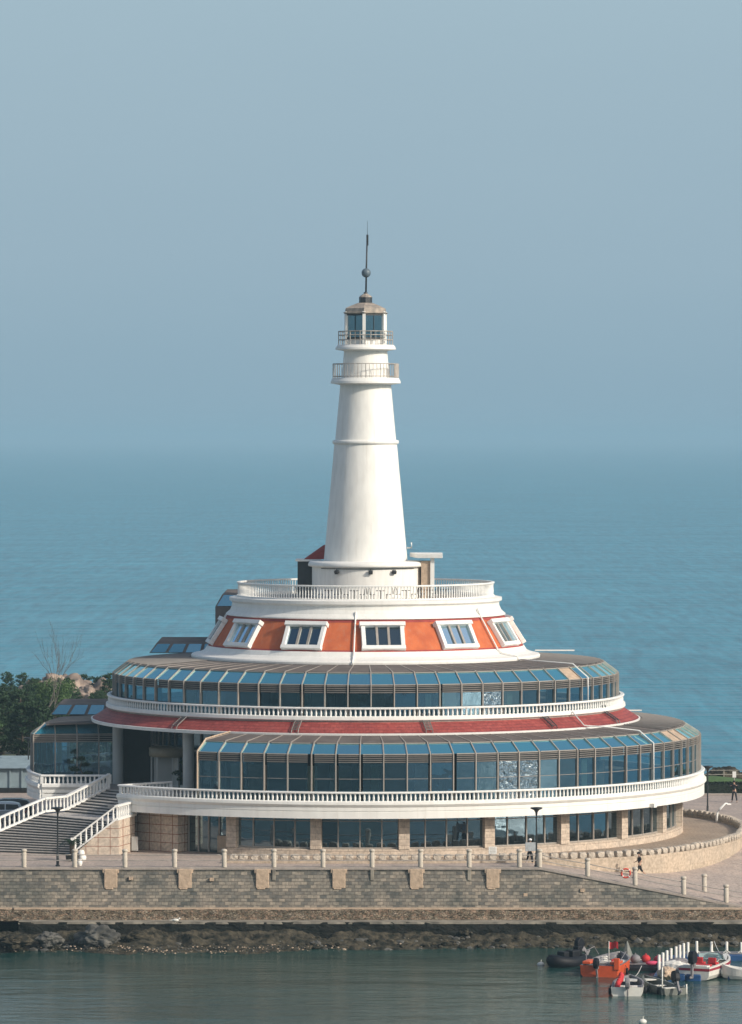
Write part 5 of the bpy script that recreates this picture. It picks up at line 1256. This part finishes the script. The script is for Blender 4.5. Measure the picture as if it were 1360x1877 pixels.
def hull(L, Wd, H, mt, inner, par, stripe=None, nst=12, bowrise=0.35, deep=0.55):
    """stern at x=0, bow at x=L; open hull with a cockpit floor"""
    o = MB(); rows = []
    for i in range(nst+1):
        f = i/nst; wv = Wd/2*(1-max(0, (f-0.45)/0.55)**2.4)+0.001; sh_ = H+bowrise*f**2; kl = -0.18+0.3*max(0, (f-0.7)/0.3)**2*H
        x = L*f
        rows.append([(x, -wv, sh_), (x*1.0, -wv*0.95, sh_*0.2), (x*0.985, -wv*0.8, kl*0.5), (x*0.975, 0, kl), (x*0.985, wv*0.8, kl*0.5), (x, wv*0.95, sh_*0.2), (x, wv, sh_)])
    vs = [v for r_ in rows for v in r_]; k = 7
    fs = [(i*k+j, i*k+j+1, (i+1)*k+j+1, (i+1)*k+j) for i in range(nst) for j in range(k-1)]+[tuple(range(k))]
    o.add(vs, fs, False); ho = o.build('hull', mt, par)
    q = MB(); rows = []
    for i in range(nst+1):
        f = i/nst; wv = Wd/2*(1-max(0, (f-0.45)/0.55)**2.4)+0.001; sh_ = H+bowrise*f**2; ins = max(0.0, wv-0.12)
        rows.append([(L*f, -wv, sh_+0.005), (L*f*0.985+0.03, -ins, sh_+0.005), (L*f*0.985+0.03, -ins*0.9, sh_-deep*0.8), (L*f*0.985+0.03, ins*0.9, sh_-deep*0.8), (L*f*0.985+0.03, ins, sh_+0.005), (L*f, wv, sh_+0.005)])
    vs = [v for r_ in rows for v in r_]; k = 6
    q.add(vs, [(i*k+j, i*k+j+1, (i+1)*k+j+1, (i+1)*k+j) for i in range(nst) for j in range(k-1)])
    q.build('cockpit', inner, par, fix=False)
    if stripe:
        for s_ in (-1, 1):
            st_ = MB(); vs = []
            for i in range(nst+1):
                f = i/nst; wv = Wd/2*(1-max(0, (f-0.45)/0.55)**2.4)+0.012; sh_ = H+bowrise*f**2
                vs += [(L*f, s_*wv, sh_-0.10), (L*f, s_*(wv*0.985+0.004), sh_*0.72-0.05)]
            st_.add(vs, [(2*i, 2*i+1, 2*i+3, 2*i+2) for i in range(nst)]); st_.build('stripe', stripe, ho, fix=False)
        st_ = MB(); st_.quad((-0.01, -Wd/2, H-0.1), (-0.01, Wd/2, H-0.1), (-0.01, Wd/2*.97, H*.7-0.05), (-0.01, -Wd/2*.97, H*.7-0.05)); st_.build('stripe', stripe, ho, fix=False)
    return ho
def outboard(par, x, y, z, tilt=0.0, s=1.0, mt=None):
    mt = mt or M['rubber']; rot = Matrix.Translation((x, y, z)) @ Matrix.Rotation(tilt, 4, 'Y') @ Matrix.Scale(s, 4)
    m = MB(); q = [(-0.42, 0.25), (-0.36, 0.14), (0.1, 0.2), (0.16, 0.36), (0.12, 0.66), (-0.1, 0.8), (-0.38, 0.72), (-0.46, 0.5)]; n_ = len(q)
    m.add([rot @ Vector((x_, -0.15, z_)) for x_, z_ in q]+[rot @ Vector((x_, 0.15, z_)) for x_, z_ in q], [(i, (i+1) % n_, n_+(i+1) % n_, n_+i) for i in range(n_)]+[tuple(range(n_)), tuple(range(2*n_-1, n_-1, -1))])
    o = m.build('outboard_motor', mt, par, bevel=0.06)
    m = MB(); m.box((-0.2, 0, -0.1), (0.16, 0.1, 0.8), M4=rot).box((-0.28, 0, -0.5), (0.34, 0.05, 0.12), M4=rot).box((-0.08, 0, 0.15), (0.2, 0.22, 0.24), M4=rot)
    m.tube([rot @ Vector((-0.48, 0, -0.52)), rot @ Vector((-0.02, 0, -0.52))], 0.06, 8)
    m.build('motor_leg', M['deckgrey'], o)
    m = MB(); m.tube([rot @ Vector((0, 0.05, 0.35)), rot @ Vector((0.45, 0.1, 0.5))], 0.025, 5); m.build('tiller', M['black'], o)
def wp(x, y): return px(x, y, WZ)
# orange boat
p = wp(1098, 1791); t_ = thing('orange_boat', 'orange hulled open boat flying a small red flag', 'boat', p, R_(72))
hull(5.2, 2.5, 0.72, M['hullorange'], M['deckgrey'], t_, bowrise=0.4)
for y in (-0.9, 0.9): MB().box((0.9, y, 0.86), (1.4, 0.5, 0.18)).build('side_locker', M['hullorange'], t_, bevel=0.03)
MB().box((1.2, 0, 0.6), (0.35, 1.8, 0.1)).build('bench', M['deckgrey'], t_); MB().box((2.9, 0, 0.68), (1.7, 1.9, 0.12)).build('foredeck', M['hullwhite'], t_, bevel=0.02)
MB().box((0.05, -1.15, 0.85), (0.2, 0.35, 0.75)).build('corner_box', M['hullorange'], t_, bevel=0.03)
f_ = MB(); f_.tube([(1.3, -0.3, 0.6), (1.3, -0.3, 2.15)], 0.025, 6); fo = f_.build('flagpole', M['pile'], t_)
f_ = MB(); vs = [(1.3+0.08*math.sin(i*0.9), -0.3-0.62*i/6, 2.12-0.06*math.sin(i*1.1)-j*0.42) for j in (0, 1) for i in range(7)]; f_.add(vs, [(i, i+1, 8+i, 7+i) for i in range(6)]); f_.build('flag', M['red'], fo, fix=False)
f_ = MB(); f_.tube([(0.9, 1.1, 0.9), (1.6, 1.25, 1.5), (2.9, 1.1, 1.6), (3.2, 0.9, 1.1)], 0.025, 5).tube([(0.9, -1.1, 0.9), (2.9, -1.0, 1.35), (3.6, -0.8, 1.1)], 0.025, 5); f_.build('handrail', M['deckgrey'], t_)
outboard(t_, -0.05, 0.1, 0.55, -0.35)
m = MB(); m.tube([(2.3+0.28*math.cos(a*.7), 0.3+0.22*math.sin(a*.7), 0.76+0.012*a) for a in range(28)], 0.03, 5); m.build('rope_coil', M['pile'], t_)
MB().box((1.9, -0.5, 0.78), (0.5, 0.4, 0.32), rz=0.3).build('fuel_tank', M['red'], t_, bevel=0.04)
MB().box((3.4, 0.1, 0.9), (0.7, 0.6, 0.4), rz=0.2).build('tarpaulin', M['deckgrey'], t_, bevel=0.1)
# black inflatable
p = wp(1040, 1770); t_ = thing('inflatable_boat', 'black inflatable boat at the left end of the moored group', 'inflatable boat', p, R_(228))
t_.scale = (0.86, 0.95, 1.05)
m = MB(); q = [(-1.7, 0.62, 0.22), (0.4, 0.68, 0.24), (1.2, 0.52, 0.32), (1.65, 0.2, 0.42), (1.72, 0, 0.45), (1.65, -0.2, 0.42), (1.2, -0.52, 0.32), (0.4, -0.68, 0.24), (-1.7, -0.62, 0.22)]
m.tube(q, 0.36, 12); m.sphere((-1.7, 0.62, 0.22), 0.36, 10, (1.4, 1, 1)).sphere((-1.7, -0.62, 0.22), 0.36, 10, (1.4, 1, 1)); m.build('tube', M['rubber'], t_)
MB().box((-0.1, 0, 0.12), (3.0, 1.0, 0.08)).build('floor', M['black'], t_); MB().box((-1.5, 0, 0.4), (0.07, 1.0, 0.5)).build('transom', M['deckgrey'], t_)
MB().box((0.5, 0, 0.62), (0.6, 0.7, 0.6)).box((-0.5, 0.1, 0.65), (0.9, 0.7, 0.6)).box((-1.2, 0, 0.85), (0.5, 0.5, 0.6)).build('covered_seat', M['rubber'], t_, bevel=0.08)
rp = MB(); rp.tube([(0.2, 0.9, 0.42), (0.5, 0.97, 0.2), (0.8, 0.85, 0.45), (1.1, 0.78, 0.3)], 0.03, 5).tube([(-0.6, 0.92, 0.2), (-0.3, 0.96, 0.05), (0.0, 0.92, 0.3)], 0.025, 5); rp.build('rope', M['deckgrey'], t_)
outboard(t_, -1.75, 0, 0.75, 0.9, 1.25)
# white boat with red cloth
p = wp(1149, 1826); t_ = thing('white_boat', 'small white open boat with a heap of red cloth', 'boat', p, R_(84))
hull(3.9, 1.95, 0.55, M['hullwhite'], M['deckgrey'], t_)
for x in (0.8, 2.0): MB().box((x, 0, 0.38), (0.35, 1.6, 0.08)).build('bench', M['hullwhite'], t_, bevel=0.02)
MB().box((2.9, 0, 0.66), (0.9, 1.0, 0.08)).build('foredeck', M['hullwhite'], t_)
outboard(t_, -0.05, -0.05, 0.45, -0.15, 0.95, M['deckgrey'])
MB().box((1.3, -0.4, 0.35), (0.4, 0.35, 0.3)).box((1.45, 0.15, 0.33), (0.3, 0.3, 0.25)).build('storage_box', M['pile'], t_, bevel=0.03)
r = random.Random(4); m = MB()
for k in range(7): m.sphere((0.35+0.2*k, 0.62-0.04*k, 0.55+0.09*k), 0.2+0.03*(k % 2), 9, (1.0, 0.8, 0.75+0.4*(k % 3)))
o = m.build('red_cloth', M['red'], None); o.parent = None; o.matrix_world = Matrix.Translation(p) @ Matrix.Rotation(R_(84), 4, 'Z'); tag(o, 'heap of crumpled red cloth lying in the small white boat', 'cloth')
# grey skiff
p = wp(1238, 1824); t_ = thing('grey_skiff', 'weathered grey green skiff with a tilted black motor', 'boat', p, R_(112))
hull(4.6, 1.5, 0.42, M['hullgrey'], M['hullgrey'], t_)
for x in (1.2, 2.6): MB().box((x, 0, 0.3), (0.3, 1.25, 0.06)).build('bench', M['pile'], t_)
MB().box((3.8, 0, 0.56), (0.7, 0.7, 0.06)).build('foredeck', M['hullwhite'], t_)
outboard(t_, -0.1, 0, 0.6, 0.5, 1.15)
f_ = MB(); f_.tube([(0.4, 0.7, -0.2), (0.4, 0.7, 1.7)], 0.045, 6).tube([(0.3, -0.9, -0.3), (0.3, -0.9, 0.6)], 0.05, 6).tube([(0.3, -0.9, 0.3), (0.35, 0.7, 0.2)], 0.04, 5); f_.build('mooring_frame', M['pile'], t_)
# speedboat
p = wp(1272, 1797); p.z += 0.14; t_ = thing('speedboat', 'white speedboat with crimson stripe and red seats', 'speedboat', p, R_(64))
hull(5.6, 2.1, 0.72, M['hullwhite'], M['hullwhite'], t_, stripe=M['crimson'], bowrise=0.3, deep=0.5)
MB().box((0.35, 0, 0.72), (0.55, 1.7, 0.12)).build('stern_deck', M['hullwhite'], t_, bevel=0.03)
MB().add([(3.4, -0.85, 0.84), (3.4, 0.85, 0.84), (5.5, 0, 1.02), (4.6, -0.45, 0.98), (4.6, 0.45, 0.98)], [(0, 1, 4, 3), (3, 4, 2)]).build('foredeck', M['hullwhite'], t_, fix=False)
for y in (-0.45, 0.45):
    MB().box((2.2, y, 0.72), (0.5, 0.55, 0.16)).box((1.95, y, 0.92), (0.12, 0.55, 0.4)).build('seat', M['red'], t_, bevel=0.04)
MB().box((1.2, 0, 0.68), (0.5, 1.3, 0.18)).build('rear_bench', M['red'], t_, bevel=0.04)
ws = MB(); ws.add([(3.1, -0.9, 0.85), (3.5, -0.4, 0.88), (3.5, 0.4, 0.88), (3.1, 0.9, 0.85), (2.85, -0.82, 1.25), (3.15, -0.35, 1.32), (3.15, 0.35, 1.32), (2.85, 0.82, 1.25)], [(0, 1, 5, 4), (1, 2, 6, 5), (2, 3, 7, 6)])
wo_ = ws.build('windscreen', M['lanternglass'], t_, fix=False); MB().tube([(2.85, -0.82, 1.25), (3.15, -0.35, 1.32), (3.15, 0.35, 1.32), (2.85, 0.82, 1.25)], 0.025, 5).build('frame', M['deckgrey'], wo_)
outboard(t_, -0.05, 0, 0.72, 0.05, 1.3)
# bow of another boat at the right frame edge
p = wp(1366, 1795); t_ = thing('white_dinghy', 'white dinghy cut off by the right frame edge', 'boat', p, R_(165)); t_.location = (p.x+0.9, p.y, p.z+0.1)
hull(2.4, 1.2, 0.45, M['hullwhite'], M['hullwhite'], t_)
MB().box((0.9, 0, 0.3), (0.28, 1.0, 0.06)).build('bench', M['hullwhite'], t_)
# floating dock with white piles
t_ = thing('floating_dock', 'blue floating dock carrying white posts around the speedboat', 'floating dock')
def pontoon(a, b, wid):
    a = Vector(a); b = Vector(b); d = b-a; L = d.length; n = max(1, int(L/1.0)); rz = math.atan2(d.y, d.x)
    for i in range(n):
        c = a+d*(i+0.5)/n
        MB().box((c.x, c.y, WZ+0.14), (L/n-0.04, wid, 0.5), rz=rz).build('float_block', M['blue'], t_, bevel=0.08)
pontoon((18.6, -55.5, 0), (20.3, -43.2, 0), 1.1); pontoon((20.6, -42.4, 0), (30, -42.0, 0), 1.4); pontoon((22.9, -52.6, 0), (30, -52.2, 0), 1.6)
pontoon((19.3, -53.4, 0), (21.3, -53.6, 0), 1.6)
dk_ = MB(); dk_.box((25.3, -42.2, WZ+0.43), (9.4, 1.2, 0.06)); dk_.build('deck', M['deckgrey'], t_)
PL = [(1208, 1750, -55), (1215, 1746, -53.3), (1222.5, 1742, -51.6), (1230, 1738, -49.9), (1239, 1735, -48.3), (1246, 1732, -46.8), (1253, 1729, -45.3), (1261, 1727, -43.6), (1277, 1725, -42.6), (1304, 1726, -42.5), (1332, 1726, -42.4), (1359, 1727, -42.3)]
for xp, yt, Y in PL:
    D = 350+Y; X = (xp-680)*D/8600+0.4; zt_ = 29.3-(yt-800)*D/8600
    MB().lathe([(0.095, WZ+0.3), (0.095, zt_-0.03), (0.07, zt_)], 10, c=(X, Y)).build('post', M['pile'], t_)
rp = MB()
for a, b in (((1277, 1745), (1304, 1745)), ((1304, 1745), (1332, 1745)), ((1332, 1744), (1359, 1744))):
    for dz in (0, -0.35):
        rp.tube([((a[0]+(b[0]-a[0])*k/8-680)*307.5/8600+0.4, -42.5, -4.35+dz-0.3*math.sin(math.pi*k/8)) for k in range(9)], 0.03, 5)
rp.build('rope', M['pile'], t_)
for i_, (xp_, yp_, mk_, lb_) in enumerate(((1222, 1784, 'lintel', 'tan bundle of nets on the left dock arm nearest the skiff'), (1234, 1772, 'pile', 'pale folded tarpaulin between the white posts of the left dock arm'), (1243, 1766, 'deckgrey', 'grey tarpaulin heap at the far end of the left dock arm'))):
    me_ = boulder(60+i_, 4); me_.materials.append(M[mk_]); o = bpy.data.objects.new('tarpaulin_bundle', me_); C.objects.link(o); o.location = px(xp_, yp_, WZ+0.65); o.scale = (0.55, 1.0, 0.42); o.rotation_euler = (0, 0, i_*1.1); tag(o, lb_, 'tarpaulin', 'bundles on the dock')
for par_, L_, W_ in (('orange_boat', 5.2, 2.5), ('white_boat', 3.9, 1.95), ('speedboat', 5.6, 2.1), ('grey_skiff', 4.6, 1.5)):
    ob = bpy.data.objects[par_]
    for f, sd_ in ((0.15, 1), (0.35, -1), (0.45, 1)):
        m = MB(); m.tube([(L_*f, sd_*(W_/2+0.1), 0.02), (L_*f, sd_*(W_/2+0.1), 0.42)], 0.09, 8); m.tube([(L_*f, sd_*(W_/2+0.1), 0.42), (L_*f, sd_*(W_/2-0.02), 0.62)], 0.015, 4)
        m.build('fender', M['rubber'] if par_ != 'speedboat' else M['pile'], ob)
def moor(a, b, lb):
    a = Vector(a); b = Vector(b); m = MB(); m.tube([a+(b-a)*k/10-Vector((0, 0, 0.35*math.sin(math.pi*k/10))) for k in range(11)], 0.022, 5)
    tag(m.build('mooring_rope', M['pile']), lb, 'rope', 'mooring ropes')
def at(nm, v): 
    ob = bpy.data.objects[nm]; return Matrix.Translation(ob.location) @ Matrix.Rotation(ob.rotation_euler.z, 4, 'Z') @ Vector(v)
moor(at('orange_boat', (4.9, 0, 1.1)), wp(1180, 1768)+Vector((0, 0, 0.4)), 'rope from the orange boat bow to the dark raft')
moor(at('white_boat', (3.7, 0, 0.9)), wp(1176, 1782)+Vector((0, 0, 0.4)), 'rope from the small white boat bow to the dark raft')
moor(at('grey_skiff', (0.2, -0.7, 0.5)), (18.5, -55.3, WZ+0.6), 'rope from the grey skiff stern to the nearest white post')
moor(at('speedboat', (5.3, 0, 1.05)), (22.9, -42.5, WZ+1.2), 'rope from the speedboat bow to the rear dock')
# clutter between the boats
t_ = thing('small_raft', 'dark low raft between the orange boat and the grey skiff', 'raft', wp(1180, 1775))
MB().box((0, 0, 0.12), (2.6, 3.2, 0.35)).build('platform', M['rubber'], t_, bevel=0.08); MB().box((-0.3, 0.4, 0.33), (1.4, 1.8, 0.06)).build('deck', M['deckgrey'], t_)
pb = wp(1180, 1775)
def ball(dx, dy, r0, mt, lb):
    o = MB().sphere((0, 0, 0), r0, 14, (1, 1, 0.9)).lathe([(0.05, r0*0.8), (0.05, r0*1.1), (0.03, r0*1.15)], 8).build('mooring_buoy', mt); o.location = (pb.x+dx, pb.y+dy, WZ+0.32+r0*0.9); tag(o, lb, 'buoy', 'buoys on the small raft')
ball(-0.55, -0.2, 0.34, M['deckgrey'], 'grey round buoy on the small dark raft'); ball(0.15, 0.3, 0.3, M['red'], 'bright red buoy on the small dark raft, beside the grey one'); ball(0.9, 0.2, 0.26, M['crimson'], 'dark crimson buoy at the right of the small dark raft')
o = MB().lathe([(0.55, 0), (0.35, 0.5), (0.12, 1.1), (0.02, 1.35)], 7, smooth=False).build('covered_gear', M['hullgrey']); o.location = (pb.x-1.0, pb.y+1.2, WZ+0.3); tag(o, 'pointed dark tarpaulin covered gear behind the grey buoy', 'tarpaulin')
o = MB().sphere((0, 0, 0), 0.3, 10, (1.5, 0.7, 0.5)).sphere((0.5, -0.1, 0.0), 0.25, 9, (1.2, 0.8, 0.5)).build('pink_life_vest', mat('pink_cloth', (0.6, 0.07, 0.15), 0.8)); o.location = (pb.x+0.5, pb.y-1.0, WZ+0.45); tag(o, 'pink red life vests piled at the near edge of the raft', 'life vest')
for xp, yp, lb in ((991, 1769, 'small white float left of the black inflatable boat'), (1178, 1874, 'small white float at the bottom frame edge')):
    o = MB().sphere((0, 0, 0.05), 0.2, 12, (1.2, 0.9, 0.8)).tube([(0, 0, 0.1), (0.05, 0, 0.35)], 0.03, 5).build('fishing_float', M['pile']); o.location = wp(xp, yp); tag(o, lb, 'float', 'white floats on the water')
o = MB().sphere((0, 0, 0.16), 0.14, 10, (1.7, 0.8, 0.8)).sphere((0.24, 0, 0.27), 0.07, 8).tube([(0.3, 0, 0.27), (0.37, 0, 0.25)], 0.015, 4).tube([(0, .03, 0), (0, .03, .1)], .01, 4).tube([(0, -.03, 0), (0, -.03, .1)], .01, 4).tube([(-0.2, 0, 0.17), (-0.4, 0, 0.15)], 0.05, 5, r2=0.02).build('seagull', M['pile']); p = px(322, 1691, -3.47); o.location = (p.x, p.y, -3.47); tag(o, 'white seagull perched on the dark footing of the sea wall', 'seagull')

# wooded shore on the photographer's side, which the glass and the harbour mirror
m = MB(); vs = []; fs = []
for j in range(14):
    for i in range(90):
        x = -900+1250*i/89; y = -430-300*j/13; f = math.sin(math.pi*min(1, j/13*1.0))
        e = min(1, max(0, (150+j*6-x)/150))
        vs.append((x, y, -5.6+f*e*(62+22*noise.noise(Vector((x*0.012, y*0.01, 3)))+5*noise.noise(Vector((x*0.08, y*0.08, 3))))))
for j in range(13):
    for i in range(89): fs.append((j*90+i, j*90+i+1, (j+1)*90+i+1, (j+1)*90+i))
m.add(vs, fs); tag(m.build('wooded_hill', M['hedge']), kind='structure')
# ------------------------------------------------------------------ haze
m = MB(); m.box((0, 15000, 22), (62000, 50000, 58))
hz = bpy.data.materials.new('sea_haze'); hz.use_nodes = True; n = hz.node_tree.nodes; n.remove(n['Principled BSDF'])
pv = n.new('ShaderNodeVolumePrincipled'); pv.inputs['Density'].default_value = 0.00017; pv.inputs['Color'].default_value = (0.42, 0.61, 0.725, 1); pv.inputs['Anisotropy'].default_value = 0.0
hz.node_tree.links.new(pv.outputs[0], n['Material Output'].inputs['Volume'])
tag(m.build('haze', hz), kind='stuff')
